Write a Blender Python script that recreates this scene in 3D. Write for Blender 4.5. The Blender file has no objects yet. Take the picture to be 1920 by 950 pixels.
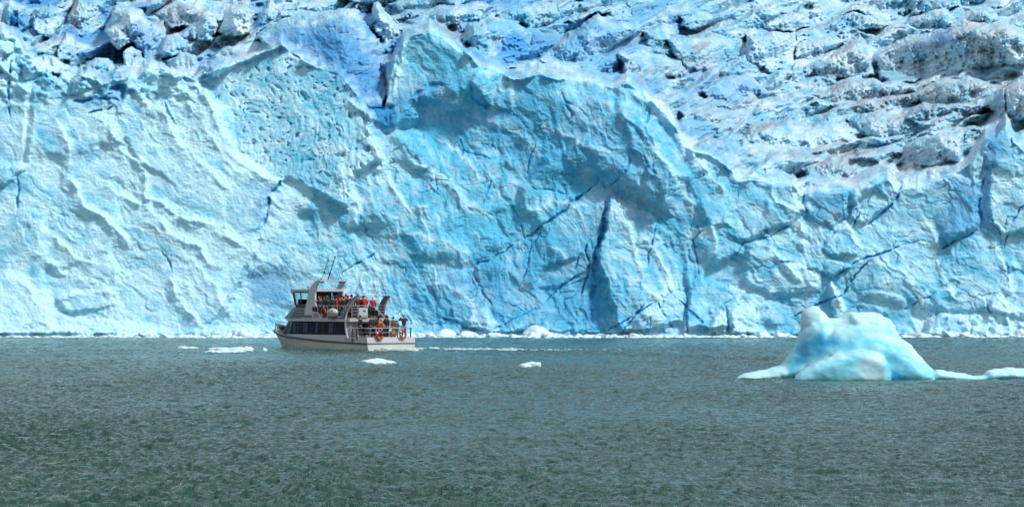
import bpy, bmesh, math, random
import numpy as np
from mathutils import Vector, Matrix, Quaternion

random.seed(7)
scene = bpy.context.scene
COL = scene.collection
R = math.radians

# ------------------------------------------------------------------ camera
EYE = 4.0                       # eye height above the lake
FPX, CX, HY = 5280.0, 960.0, 559.0   # focal length, centre and horizon of the 1920 px photograph
cam_d = bpy.data.cameras.new("camera")
cam = bpy.data.objects.new("camera", cam_d)
COL.objects.link(cam)
cam.location = (0, 0, EYE)
cam.rotation_euler = (R(90) + math.atan((HY - 475) / FPX), 0, 0)
cam_d.sensor_width = 36.0
cam_d.lens = 36.0 * FPX / 1920.0
cam_d.clip_start = 0.5
cam_d.clip_end = 5000
scene.camera = cam

# ------------------------------------------------------------------ light
SUN_DIR = Vector((0.56, -0.33, 0.76)).normalized()      # towards the sun
world = bpy.data.worlds.new("World")
scene.world = world
world.use_nodes = True
wn = world.node_tree
sky = wn.nodes.new("ShaderNodeTexSky")
sky.sky_type = 'NISHITA'
sky.sun_disc = False
sky.sun_elevation = math.asin(SUN_DIR.z)
sky.sun_rotation = math.atan2(SUN_DIR.x, SUN_DIR.y)
bg = wn.nodes["Background"]
bg.inputs["Strength"].default_value = 0.115
# broken cloud: about half of the sky is pale grey
ctc = wn.nodes.new("ShaderNodeTexCoord")
cno = wn.nodes.new("ShaderNodeTexNoise")
cno.inputs["Scale"].default_value = 2.6
cno.inputs["Detail"].default_value = 6
cra = wn.nodes.new("ShaderNodeValToRGB")
cra.color_ramp.elements[0].position = 0.42
cra.color_ramp.elements[1].position = 0.66
cmx = wn.nodes.new("ShaderNodeMix")
cmx.data_type = 'RGBA'
cmx.inputs[7].default_value = (7.6, 7.8, 7.7, 1)
wn.links.new(ctc.outputs["Generated"], cno.inputs["Vector"])
wn.links.new(cno.outputs["Fac"], cra.inputs["Fac"])
wn.links.new(cra.outputs["Color"], cmx.inputs[0])
wn.links.new(sky.outputs[0], cmx.inputs[6])
wn.links.new(cmx.outputs[2], bg.inputs[0])
sun_d = bpy.data.lights.new("sun", 'SUN')
sun_d.energy = 3.3
sun_d.angle = R(7.0)      # veiled by thin cloud
sun_d.color = (1.0, 0.98, 0.955)
sun = bpy.data.objects.new("sun", sun_d)
COL.objects.link(sun)
sun.rotation_euler = SUN_DIR.to_track_quat('Z', 'Y').to_euler()
sun.location = (60, -40, 60)
vs = scene.view_settings
vs.view_transform = 'Standard'
vs.look = 'None'
vs.gamma = 1.0
vs.exposure = 0.14
vs.use_curve_mapping = False
scene.render.engine = 'CYCLES'
scene.cycles.max_bounces = 10
scene.cycles.diffuse_bounces = 7
scene.cycles.use_denoising = True

# ------------------------------------------------------------------ helpers
def tag(o, label=None, cat=None, group=None, kind=None):
    if label: o["label"] = label
    if cat: o["category"] = cat
    if group: o["group"] = group
    if kind: o["kind"] = kind
    return o

def empty(name, loc=(0, 0, 0), rz=0.0):
    o = bpy.data.objects.new(name, None)
    o.empty_display_size = 0.3
    COL.objects.link(o)
    o.location = loc
    o.rotation_euler = (0, 0, rz)
    return o

def link_mesh(name, me, mat=None, parent=None):
    o = bpy.data.objects.new(name, me)
    COL.objects.link(o)
    if mat is not None:
        me.materials.clear()
        me.materials.append(mat)
    if parent is not None:
        o.parent = parent
    return o

def children_of(o):
    return [c for c in bpy.data.objects if c.parent == o]

def copy_tree(o, parent=None):
    c = o.copy()
    COL.objects.link(c)
    if parent is not None:
        c.parent = parent
    for ch in children_of(o):
        copy_tree(ch, c)
    return c

def px(u, v, D):
    """the point at depth D seen at pixel (u, v) of the photograph"""
    return Vector(((u - CX) / FPX * D, D, EYE + (HY - v) / FPX * D))

class NT:
    """small node-tree writer"""
    def __init__(self, name):
        self.m = bpy.data.materials.new(name)
        self.m.use_nodes = True
        self.t = self.m.node_tree
        self.b = self.t.nodes["Principled BSDF"]
    def n(self, typ, **kw):
        nd = self.t.nodes.new(typ)
        for k, v in kw.items():
            if k == "inp":
                for kk, vv in v.items():
                    nd.inputs[kk].default_value = vv
            else:
                setattr(nd, k, v)
        return nd
    def l(self, a, b):
        self.t.links.new(a, b)
    def pos(self, scale=(1, 1, 1), rot=(0, 0, 0), obj=False):
        if obj:
            g = self.n("ShaderNodeTexCoord").outputs["Object"]
        else:
            g = self.n("ShaderNodeNewGeometry").outputs["Position"]
        mp = self.n("ShaderNodeMapping")
        mp.inputs["Scale"].default_value = scale
        mp.inputs["Rotation"].default_value = rot
        self.l(g, mp.inputs["Vector"])
        return mp.outputs["Vector"]
    def noise(self, vec, scale, detail=4, rough=0.55, dist=0.0):
        nd = self.n("ShaderNodeTexNoise")
        nd.inputs["Scale"].default_value = scale
        nd.inputs["Detail"].default_value = detail
        nd.inputs["Roughness"].default_value = rough
        nd.inputs["Distortion"].default_value = dist
        self.l(vec, nd.inputs["Vector"])
        return nd.outputs["Fac"]
    def ramp(self, fac, stops):
        nd = self.n("ShaderNodeValToRGB")
        el = nd.color_ramp.elements
        while len(el) < len(stops):
            el.new(0.5)
        for e, (p, c) in zip(el, stops):
            e.position = p
            e.color = (c, c, c, 1) if not hasattr(c, "__len__") else (*c, 1)
        self.l(fac, nd.inputs["Fac"])
        return nd.outputs["Color"]
    def mix(self, fac, a, b, blend='MIX'):
        nd = self.n("ShaderNodeMix", data_type='RGBA', blend_type=blend)
        for sock, v in ((nd.inputs[0], fac), (nd.inputs[6], a), (nd.inputs[7], b)):
            if isinstance(v, bpy.types.NodeSocket):
                self.l(v, sock)
            elif hasattr(v, "__len__"):
                sock.default_value = (*v, 1)
            else:
                sock.default_value = v
        return nd.outputs[2]
    def math(self, op, a, b=0.0, clamp=False):
        nd = self.n("ShaderNodeMath", operation=op, use_clamp=clamp)
        for i, v in enumerate((a, b)):
            if isinstance(v, bpy.types.NodeSocket):
                self.l(v, nd.inputs[i])
            else:
                nd.inputs[i].default_value = v
        return nd.outputs[0]
    def attr(self, name):
        return self.n("ShaderNodeAttribute", attribute_name=name).outputs["Fac"]
    def bump(self, h, strength, dist, normal=None):
        nd = self.n("ShaderNodeBump")
        nd.inputs["Strength"].default_value = strength
        nd.inputs["Distance"].default_value = dist
        self.l(h, nd.inputs["Height"])
        if normal is not None:
            self.l(normal, nd.inputs["Normal"])
        return nd.outputs["Normal"]
    def set(self, **kw):
        for k, v in kw.items():
            s = self.b.inputs[k.replace("_", " ")]
            if isinstance(v, bpy.types.NodeSocket):
                self.l(v, s)
            elif hasattr(v, "__len__") and len(v) == 3 and s.type == 'RGBA':
                s.default_value = (*v, 1)
            else:
                s.default_value = v
        return self.m

# ---- numpy noise
def _hash(ix, iy, seed):
    h = (ix.astype(np.int64) * 374761393 + iy.astype(np.int64) * 668265263 + seed * 974634777) & 0xFFFFFFFF
    h = ((h ^ (h >> 13)) * 1274126177) & 0xFFFFFFFF
    h = ((h ^ (h >> 15)) * 2246822519) & 0xFFFFFFFF
    return (h ^ (h >> 16)) & 0xFFFFFFFF

def pnoise(x, y, seed=0):
    """gradient noise, about -1..1"""
    x0 = np.floor(x); y0 = np.floor(y)
    fx = x - x0; fy = y - y0
    x0 = x0.astype(np.int64); y0 = y0.astype(np.int64)
    sx = fx * fx * fx * (fx * (fx * 6 - 15) + 10)
    sy = fy * fy * fy * (fy * (fy * 6 - 15) + 10)
    def g(i, j):
        a = _hash(x0 + i, y0 + j, seed) * (2 * math.pi / 4294967296.0)
        return np.cos(a) * (fx - i) + np.sin(a) * (fy - j)
    a = g(0, 0); b = g(1, 0); c = g(0, 1); d = g(1, 1)
    return ((a + (b - a) * sx) + ((c + (d - c) * sx) - (a + (b - a) * sx)) * sy) * 1.45

def fbm(x, y, octv, seed=0, gain=0.5, lac=2.03):
    r = 0; a = 1.0
    for i in range(octv):
        r = r + a * pnoise(x, y, seed + i * 17)
        x = x * lac + 13.7; y = y * lac + 7.3
        a *= gain
    return r

def ridged(x, y, octv, seed=0, gain=0.5):
    r = 0; a = 1.0
    for i in range(octv):
        r = r + a * (1 - 2 * np.abs(pnoise(x, y, seed + i * 17)))
        x = x * 2.07 + 3.1; y = y * 2.07 + 9.2
        a *= gain
    return r

def facets(x, y, seed=0, sharp=9.0):
    """random tilted planes, one per cell, blended only close to the cell borders"""
    x0 = np.floor(x).astype(np.int64); y0 = np.floor(y).astype(np.int64)
    num = np.zeros_like(x); den = np.zeros_like(x) + 1e-12
    for i in (-1, 0, 1):
        for j in (-1, 0, 1):
            ix = x0 + i; iy = y0 + j
            k = 1.0 / 4294967296.0
            cx = ix + _hash(ix, iy, seed) * k; cy = iy + _hash(ix, iy, seed + 1) * k
            dx = x - cx; dy = y - cy
            gx = _hash(ix, iy, seed + 2) * k - 0.5; gy = _hash(ix, iy, seed + 3) * k - 0.5
            o = _hash(ix, iy, seed + 4) * k - 0.5
            w = np.exp(-sharp * (dx * dx + dy * dy))
            num += w * (o * 0.5 + 2 * (gx * dx + gy * dy)); den += w
    return num / den

def blocks(x, y, seed=0, sharp=9.0):
    """per cell: height above the cell's centre line, a random sideways lean and a random offset"""
    x0 = np.floor(x).astype(np.int64); y0 = np.floor(y).astype(np.int64)
    up = np.zeros_like(x); lean = np.zeros_like(x); off = np.zeros_like(x); den = np.zeros_like(x) + 1e-12
    for i in (-1, 0, 1):
        for j in (-1, 0, 1):
            ix = x0 + i; iy = y0 + j
            k = 1.0 / 4294967296.0
            dx = x - ix - _hash(ix, iy, seed) * k; dy = y - iy - _hash(ix, iy, seed + 1) * k
            w = np.exp(-sharp * (dx * dx + dy * dy))
            up -= w * dy; lean += w * dx * (_hash(ix, iy, seed + 2) * k - 0.5)
            off += w * (_hash(ix, iy, seed + 4) * k - 0.5); den += w
    return up / den, lean / den, off / den

def spots(x, y, seed=0, prob=0.5):
    """scattered round spots of random size"""
    x0 = np.floor(x).astype(np.int64); y0 = np.floor(y).astype(np.int64)
    out = np.zeros_like(x); k = 1.0 / 4294967296.0
    for i in (-1, 0, 1):
        for j in (-1, 0, 1):
            ix = x0 + i; iy = y0 + j
            dx = x - ix - _hash(ix, iy, seed) * k; dy = y - iy - _hash(ix, iy, seed + 1) * k
            r = 0.12 + 0.30 * (_hash(ix, iy, seed + 2) * k) ** 2
            out = np.maximum(out, np.where(_hash(ix, iy, seed + 3) * k < prob, r / 0.3 * np.exp(-(dx * dx + dy * dy) / (r * r)), 0))
    return out

def sstep(a, b, x):
    t = np.clip((x - a) / (b - a), 0, 1)
    return t * t * (3 - 2 * t)

def seg_dist(x, y, pts):
    """distance to a polyline, side (+ to the right of travel on screen) and position 0..1 along it"""
    best = np.full(x.shape, 1e9); side = np.zeros(x.shape); along = np.zeros(x.shape)
    L = [0.0]
    for a, b in zip(pts[:-1], pts[1:]):
        L.append(L[-1] + math.hypot(b[0] - a[0], b[1] - a[1]))
    for k, (a, b) in enumerate(zip(pts[:-1], pts[1:])):
        ex, ey = b[0] - a[0], b[1] - a[1]
        ll = ex * ex + ey * ey + 1e-9
        t = np.clip(((x - a[0]) * ex + (y - a[1]) * ey) / ll, 0, 1)
        dx = x - a[0] - t * ex; dy = y - a[1] - t * ey
        d = np.sqrt(dx * dx + dy * dy)
        m = d < best
        best = np.where(m, d, best)
        side = np.where(m, np.sign(ex * dy - ey * dx), side)
        along = np.where(m, (L[k] + t * (L[k + 1] - L[k])) / L[-1], along)
    return best, side, along

def poly_sdf(x, y, pts):
    """signed distance to a polygon, positive inside"""
    n = len(pts)
    inside = np.zeros(x.shape, bool)
    j = n - 1
    for i in range(n):
        xi, yi = pts[i]; xj, yj = pts[j]
        if yi != yj:
            c = ((yi > y) != (yj > y)) & (x < (xj - xi) * (y - yi) / (yj - yi) + xi)
            inside ^= c
        j = i
    d = seg_dist(x, y, list(pts) + [pts[0]])[0]
    return np.where(inside, d, -d)

def grid_mesh(name, X, Y, Z, attrs=None, smooth=True, faces_mask=None):
    nr, nc = X.shape
    idx = np.arange(nr * nc).reshape(nr, nc)
    q = np.stack([idx[:-1, :-1], idx[:-1, 1:], idx[1:, 1:], idx[1:, :-1]], -1).reshape(-1, 4)
    co = np.stack([X, Y, Z], -1).reshape(-1, 3)
    if faces_mask is not None:
        q = q[faces_mask.reshape(-1)]
        used = np.zeros(nr * nc, bool); used[q.reshape(-1)] = True
        remap = np.cumsum(used) - 1
        q = remap[q]; co = co[used]
        if attrs:
            attrs = {k: a.reshape(-1)[used] for k, a in attrs.items()}
    me = bpy.data.meshes.new(name)
    me.vertices.add(len(co))
    me.vertices.foreach_set("co", co.astype(np.float32).reshape(-1))
    me.loops.add(len(q) * 4)
    me.loops.foreach_set("vertex_index", q.astype(np.int32).reshape(-1))
    me.polygons.add(len(q))
    me.polygons.foreach_set("loop_start", np.arange(0, len(q) * 4, 4, dtype=np.int32))
    me.polygons.foreach_set("use_smooth", np.full(len(q), smooth, bool))
    me.update(calc_edges=True)
    for k, a in (attrs or {}).items():
        at = me.attributes.new(k, 'FLOAT', 'POINT')
        at.data.foreach_set("value", a.astype(np.float32).reshape(-1))
    return me
# ------------------------------------------------------------------ glacier
# the ice front and the broken ice field behind it, sculpted as one relief: every sample gets its real distance
CREST = [(-1600, 150), (-900, 110), (-300, 70), (0, 65), (30, 80), (62, 112), (100, 138), (150, 148), (230, 150), (283, 126), (330, 140),
         (370, 148), (390, 138), (434, 121), (529, 82), (546, 98), (579, 121), (620, 134), (640, 140), (668, 178), (690, 200), (722, 202),
         (738, 110), (754, 75), (792, 61), (808, 53), (829, 64), (859, 88), (882, 108), (896, 125), (936, 131), (957, 145), (980, 148),
         (1010, 135), (1037, 148), (1078, 148), (1118, 152), (1152, 165), (1175, 155), (1206, 172), (1229, 199), (1256, 219), (1280, 262),
         (1300, 284), (1330, 290), (1360, 310), (1390, 338), (1440, 340), (1488, 345), (1500, 365), (1513, 360), (1584, 354), (1602, 352),
         (1638, 334), (1666, 331), (1684, 352), (1740, 340), (1800, 322), (1815, 310), (1849, 258), (1869, 256), (1886, 228), (1903, 268),
         (1925, 290), (2000, 270), (2200, 240), (2700, 260), (3600, 300)]

# plates of the cliff: outline, thickness (m), tilt to the right, tilt upwards, edge width (px)
PLATES = [
    # left column
    ([(-40, 60), (10, 75), (45, 92), (62, 118), (54, 200), (46, 262), (42, 320), (10, 350), (-40, 350)], 1.4, 0.05, 0.0, 9),
    # wide bright left face that ends at the lit edge
    ([(62, 125), (283, 125), (370, 148), (407, 199), (421, 242), (434, 276), (495, 317), (530, 330), (527, 352), (498, 385), (497, 425),
      (470, 490), (430, 570), (380, 660), (-900, 660), (-900, 330), (40, 300)], 2.6, 0.01, 0.05, 12),
    # spotted slope
    ([(372, 150), (434, 121), (529, 80), (579, 121), (640, 136), (700, 215), (718, 300), (665, 330), (655, 400), (560, 345), (505, 325), (440, 280),
      (420, 205)], 0.2, -0.16, 0.12, 10),
    # block below it
    ([(512, 363), (560, 340), (620, 352), (672, 392), (700, 470), (640, 510), (540, 520), (462, 510), (497, 430)], 0.4, 0.10, 0.0, 20),
    # rise in the middle
    ([(752, 74), (792, 60), (808, 52), (829, 64), (859, 88), (882, 108), (896, 125), (930, 160), (905, 210), (860, 180), (790, 190), (735, 245),
      (728, 190)], 0.8, -0.14, 0.05, 16),
    ([(896, 125), (957, 145), (962, 205), (915, 200), (880, 160)], 1.0, 0.25, 0.1, 6),
    # broad concave face
    ([(735, 245), (790, 190), (905, 205), (980, 160), (1150, 168), (1240, 250), (1290, 330), (1260, 400), (1150, 360), (1100, 330), (1000, 345),
      (940, 300), (820, 300)], 0.9, -0.30, 0.0, 30),
    # rib at the right of the concave face
    ([(1152, 165), (1175, 154), (1206, 171), (1229, 198), (1258, 218), (1290, 270), (1330, 292), (1370, 350), (1375, 430), (1330, 430), (1280, 330),
      (1240, 290), (1200, 250), (1165, 220)], 1.4, 0.20, 0.10, 12),
    ([(1166, 215), (1200, 250), (1240, 290), (1290, 360), (1270, 400), (1215, 330), (1180, 270)], 0.8, 0.05, 0.0, 8),
    # bright slab beside the dark cleft
    ([(1150, 371), (1177, 384), (1209, 402), (1230, 424), (1228, 442), (1280, 499), (1284, 606), (1166, 625), (1152, 599), (1128, 520), (1118, 474),
      (1135, 413)], 2.6, 0.26, 0.05, 7),
    # faces between the cracks
    ([(984, 449), (1062, 392), (1123, 336), (1148, 366), (1130, 430), (1112, 500), (1048, 542), (975, 545)], 0.7, -0.12, 0.05, 8),
    ([(890, 497), (962, 461), (984, 452), (975, 545), (935, 610), (905, 560)], 0.5, 0.12, 0.0, 8),
    ([(805, 520), (890, 500), (915, 570), (935, 612), (870, 612), (820, 590)], 0.6, -0.05, 0.0, 8),
    ([(925, 620), (1048, 544), (1104, 502), (1112, 603), (1130, 625)], 0.8, 0.10, 0.0, 6),
    ([(940, 300), (1000, 350), (1078, 368), (1110, 350), (1062, 390), (984, 445), (962, 385), (910, 385)], 0.4, -0.15, 0.06, 10),
    ([(655, 330), (720, 300), (790, 300), (900, 390), (960, 460), (885, 495), (800, 490), (700, 430)], 0.8, 0.02, 0.10, 22),
    # right hand part
    ([(1283, 428), (1330, 425), (1340, 450), (1325, 520), (1400, 540), (1380, 620), (1285, 620)], 1.2, 0.06, 0.18, 8),
    ([(1360, 330), (1430, 340), (1488, 345), (1500, 380), (1512, 395), (1480, 420), (1398, 456), (1340, 440), (1372, 380)], 1.2, -0.16, 0.10, 8),
    ([(1513, 359), (1584, 354), (1588, 402), (1563, 424), (1531, 417), (1512, 402)], 1.3, -0.22, -0.05, 5),
    ([(1592, 360), (1640, 334), (1668, 331), (1684, 358), (1660, 396), (1625, 422), (1592, 405)], 1.5, -0.06, 0.05, 6),
    ([(1690, 350), (1740, 342), (1800, 324), (1836, 336), (1830, 430), (1760, 466), (1700, 452), (1640, 420)], 1.0, -0.28, 0.0, 9),
    ([(1846, 262), (1886, 228), (1905, 270), (1960, 290), (1980, 420), (1880, 440), (1850, 420), (1852, 340)], 1.9, -0.05, 0.05, 7),
    ([(1815, 310), (1849, 256), (1869, 256), (1842, 310), (1825, 345)], 1.4, 0.10, 0.1, 4),
    ([(1563, 424), (1584, 416), (1602, 445), (1616, 463), (1609, 480), (1560, 480), (1540, 470)], 1.2, 0.18, 0.05, 6),
    ([(1495, 402), (1560, 430), (1540, 470), (1600, 500), (1560, 520), (1516, 499), (1509, 452)], 0.9, -0.10, 0.12, 6),
    ([(1400, 460), (1480, 422), (1508, 452), (1516, 500), (1545, 545), (1440, 560), (1390, 520)], 0.9, 0.12, 0.05, 9),
    ([(1630, 490), (1700, 456), (1790, 470), (1900, 480), (1960, 600), (1740, 580), (1610, 560)], 0.8, -0.04, 0.10, 12),
    # lumps and rubble at the foot
    ([(869, 600), (885, 582), (910, 580), (933, 600), (935, 622), (880, 622)], 1.8, 0.1, 0.2, 8),
    ([(1368, 630), (1372, 590), (1402, 568), (1420, 590), (1436, 628)], 1.8, 0.1, 0.2, 8),
    ([(1326, 630), (1332, 595), (1352, 580), (1365, 600), (1366, 630)], 1.5, 0.1, 0.2, 7),
    ([(1855, 588), (1858, 562), (1872, 552), (1888, 566), (1890, 590)], 1.6, 0.1, 0.15, 6),
    ([(1735, 606), (1765, 585), (1800, 583), (1850, 592), (1900, 575), (1990, 580), (1990, 636), (1735, 636)], 2.6, 0.05, 0.35, 9),
    ([(1556, 524), (1566, 540), (1580, 575), (1578, 600), (1562, 602), (1555, 560)], 1.4, 0.2, 0.1, 5),
    ([(0, 513), (32, 517), (61, 538), (68, 563), (107, 588), (200, 600), (330, 612), (330, 640), (-60, 640), (-60, 515)], 1.3, 0.08, 0.16, 8),
    ([(100, 560), (143, 549), (200, 542), (233, 549), (220, 575), (120, 585)], 0.7, 0.1, 0.15, 6),
]

# ridges: polyline, height (m), width to its right-hand side, to its left-hand side (px, seen along the travel)
RIDGES = [
    ([(40, 90), (62, 125), (52, 200), (45, 260), (42, 330)], 0.8, 20, 12),
    ([(283, 125), (370, 148), (407, 199), (421, 242), (434, 276), (495, 317), (530, 328)], 1.1, 26, 8),
    ([(165, 209), (189, 222), (209, 243), (222, 270), (236, 290), (270, 317), (272, 374), (311, 388), (358, 413), (404, 427), (440, 452), (480, 477)], 1.4, 30, 18),
    ([(250, 170), (300, 210), (340, 270), (390, 330), (440, 370)], 0.8, 26, 20),
    ([(300, 150), (345, 190), (385, 240), (420, 300), (470, 340)], 0.7, 20, 16),
    ([(125, 327), (143, 359), (165, 392), (200, 413), (225, 435), (247, 463)], 1.3, 24, 12),
    ([(100, 220), (130, 270), (125, 327)], 0.8, 24, 12),
    ([(183, 341), (211, 359), (250, 384), (272, 392), (320, 430)], 1.0, 22, 12),
    ([(258, 413), (286, 424), (322, 442), (376, 463), (390, 499), (426, 502)], 0.8, 16, 14),
    ([(315, 520), (329, 556), (347, 574), (361, 592), (372, 615)], 1.0, 18, 10),
    ([(0, 513), (32, 517), (61, 538), (68, 563), (100, 578)], 0.9, 16, 10),
    ([(100, 560), (143, 549), (200, 542), (233, 549)], 0.8, 14, 10),
    ([(30, 380), (80, 430), (140, 480), (190, 500)], 0.7, 22, 12),
    ([(60, 470), (130, 520), (190, 525)], 0.6, 16, 10),
    ([(350, 480), (400, 540), (440, 600)], 0.6, 24, 14),
    ([(548, 350), (512, 363), (503, 392), (497, 430), (478, 470), (460, 505)], 1.1, 10, 26),
    ([(658, 320), (661, 359), (672, 392), (668, 430)], 1.0, 22, 12),
    ([(636, 300), (640, 350), (652, 400)], 0.6, 16, 12),
    ([(719, 331), (740, 356), (769, 384), (815, 388)], 0.9, 22, 12),
    ([(640, 180), (690, 215), (700, 270), (722, 330)], 1.3, 26, 10),
    ([(830, 64), (860, 90), (896, 125)], 0.9, 22, 8),
    ([(957, 145), (958, 180), (962, 210)], 0.8, 16, 8),
    ([(754, 75), (752, 120), (740, 160), (728, 195)], 0.7, 10, 18),
    ([(1175, 155), (1206, 172), (1229, 199), (1256, 219), (1290, 280), (1330, 325), (1372, 380)], 1.7, 24, 16),
    ([(1190, 230), (1215, 260), (1260, 320), (1300, 380), (1310, 420)], 1.0, 18, 14),
    ([(1000, 230), (1060, 250), (1110, 280), (1160, 290)], 0.6, 14, 18),
    ([(880, 215), (960, 240), (1020, 300)], 0.5, 16, 20),
    ([(820, 260), (880, 300), (900, 350)], 0.5, 14, 14),
    ([(760, 300), (830, 330), (870, 380), (940, 410)], 0.6, 18, 18),
    ([(985, 400), (1030, 375), (1080, 390), (1105, 440)], 0.5, 14, 14),
    ([(1010, 455), (1050, 470), (1075, 500)], 0.5, 14, 14),
    ([(800, 530), (860, 545), (910, 590)], 0.5, 14, 14),
    ([(760, 440), (820, 450), (880, 470)], 0.5, 16, 12),
    ([(1150, 372), (1177, 384), (1209, 402), (1228, 422)], 0.7, 10, 5),
    ([(1172, 400), (1190, 470), (1215, 540), (1250, 570)], 0.6, 16, 16),
    ([(1200, 440), (1240, 500), (1262, 560)], 0.6, 14, 14),
    ([(1283, 430), (1335, 427), (1340, 452), (1330, 500)], 0.9, 16, 6),
    ([(1398, 450), (1440, 470), (1500, 520), (1545, 548)], 0.9, 16, 16),
    ([(1423, 331), (1445, 345), (1460, 380), (1500, 400)], 0.7, 12, 10),
    ([(1491, 346), (1502, 384), (1509, 397)], 1.0, 12, 6),
    ([(1495, 402), (1509, 452), (1516, 499), (1531, 524), (1545, 545)], 1.0, 14, 10),
    ([(1563, 424), (1584, 416), (1602, 445), (1616, 463), (1609, 478)], 1.1, 14, 7),
    ([(1666, 331), (1676, 345), (1684, 360)], 0.9, 9, 8),
    ([(1556, 522), (1566, 553), (1581, 578), (1577, 598)], 1.2, 12, 6),
    ([(1720, 400), (1750, 440), (1760, 500), (1800, 560)], 0.6, 14, 14),
    ([(1860, 440), (1880, 500), (1900, 560)], 0.6, 14, 12),
    ([(1700, 520), (1730, 560), (1740, 600)], 0.6, 12, 12),
]

# cracks and clefts: polyline, depth (m), half width (px)
CRACKS = [
    ([(526, 330), (523, 345), (505, 372), (497, 395), (497, 427)], 4.5, 6),
    ([(304, 474), (318, 495), (326, 515)], 1.2, 3.5),
    ([(690, 200), (722, 206), (742, 196)], 5.0, 11),
    ([(742, 196), (730, 215), (722, 245), (735, 250)], 4.0, 10),
    ([(640, 512), (676, 492), (697, 477), (719, 460)], 1.5, 3.5),
    ([(887, 495), (912, 488), (944, 474), (962, 461)], 1.5, 2.8),
    ([(887, 495), (890, 513), (901, 535), (908, 556), (923, 574)], 1.4, 4),
    ([(984, 449), (1019, 417), (1062, 392), (1105, 356), (1123, 334)], 2.2, 4),
    ([(1016, 427), (998, 463), (987, 499), (973, 542)], 1.3, 3),
    ([(984, 449), (973, 406), (962, 384)], 1.0, 3),
    ([(919, 619), (948, 606), (984, 588), (1019, 567), (1048, 542), (1077, 520), (1105, 499)], 1.6, 3),
    ([(1055, 542), (1082, 530), (1104, 515)], 1.0, 2.5),
    ([(1152, 370), (1139, 402), (1131, 435), (1116, 470), (1112, 499), (1115, 535), (1109, 571), (1112, 605)], 4.5, 8),
    ([(1105, 445), (1098, 470), (1105, 499), (1098, 520), (1087, 556)], 2.0, 4),
    ([(1227, 424), (1223, 452), (1214, 477), (1213, 506)], 1.5, 2.5),
    ([(1141, 622), (1163, 606), (1195, 585), (1234, 563)], 1.5, 3),
    ([(1166, 624), (1195, 585), (1213, 563)], 1.5, 3),
    ([(1234, 563), (1245, 588), (1263, 617)], 1.6, 3.5),
    ([(805, 524), (819, 563), (819, 592), (848, 599), (869, 617), (912, 624)], 1.3, 3.5),
    ([(980, 331), (1001, 352), (1034, 356), (1077, 368)], 1.0, 2.8),
    ([(926, 327), (916, 359), (905, 384)], 1.0, 3),
    ([(1087, 470), (1073, 513)], 0.9, 2.5),
    ([(1300, 442), (1307, 474), (1312, 517)], 1.2, 2.3),
    ([(1513, 397), (1480, 420), (1448, 445), (1398, 456), (1369, 488)], 1.2, 2.5),
    ([(1695, 341), (1677, 374), (1659, 399), (1627, 424)], 2.6, 4.5),
    ([(1845, 330), (1835, 381), (1837, 430)], 3.5, 6),
    ([(1831, 433), (1795, 452), (1760, 469)], 2.0, 4),
    ([(1702, 452), (1652, 477), (1624, 481), (1595, 499), (1566, 519)], 1.8, 3.2),
    ([(1634, 485), (1613, 506), (1602, 524), (1577, 553), (1531, 570), (1480, 596)], 1.8, 3.5),
    ([(1613, 395), (1600, 427)], 1.2, 3),
    ([(1636, 362), (1626, 384)], 1.0, 3),
    ([(1506, 362), (1508, 384), (1514, 402)], 2.0, 5),
    ([(1448, 490), (1470, 492), (1490, 490)], 1.4, 4),
    ([(130, 195), (150, 188), (190, 182), (220, 184)], 2.4, 6),
    ([(118, 150), (150, 140), (160, 150)], 2.0, 4),
    ([(200, 165), (230, 160), (226, 190)], 1.8, 8),
    ([(165, 212), (200, 205), (212, 196)], 1.8, 4),
    ([(72, 120), (88, 148), (102, 158)], 1.8, 4),
    ([(310, 190), (315, 215), (330, 230)], 1.2, 4),
    ([(20, 100), (14, 160), (18, 220)], 1.6, 4),
    ([(30, 330), (34, 360), (28, 400)], 1.2, 4),
    ([(1050, 160), (1060, 190), (1100, 215)], 0.8, 4),
    ([(1058, 196), (1070, 210), (1065, 225)], 1.0, 4),
    ([(860, 245), (870, 280), (855, 300)], 0.9, 3),
    ([(870, 280), (900, 290), (920, 300)], 1.0, 3.5),
    ([(985, 330), (1000, 280), (1005, 260)], 0.9, 2.4),
    ([(1180, 290), (1172, 320), (1150, 350)], 1.2, 4),
    ([(1205, 285), (1212, 310), (1230, 330)], 1.2, 6),
    ([(880, 160), (885, 190), (915, 205)], 1.4, 8),
    ([(770, 185), (800, 165), (835, 160)], 1.3, 8),
    ([(1270, 560), (1310, 600), (1335, 625)], 1.2, 3.5),
    ([(1215, 205), (1210, 240), (1230, 280)], 1.0, 5),
    ([(1690, 580), (1740, 560), (1760, 540)], 0.9, 3),
    ([(1850, 560), (1852, 580), (1870, 600)], 2.0, 4),
    ([(1870, 470), (1888, 500), (1885, 530)], 1.3, 3.5),
    ([(1925, 380), (1900, 410), (1880, 470)], 1.3, 3),
    ([(1286, 560), (1288, 590), (1292, 625)], 1.3, 4),
    ([(1366, 570), (1364, 600), (1366, 628)], 1.3, 4),
]

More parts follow.
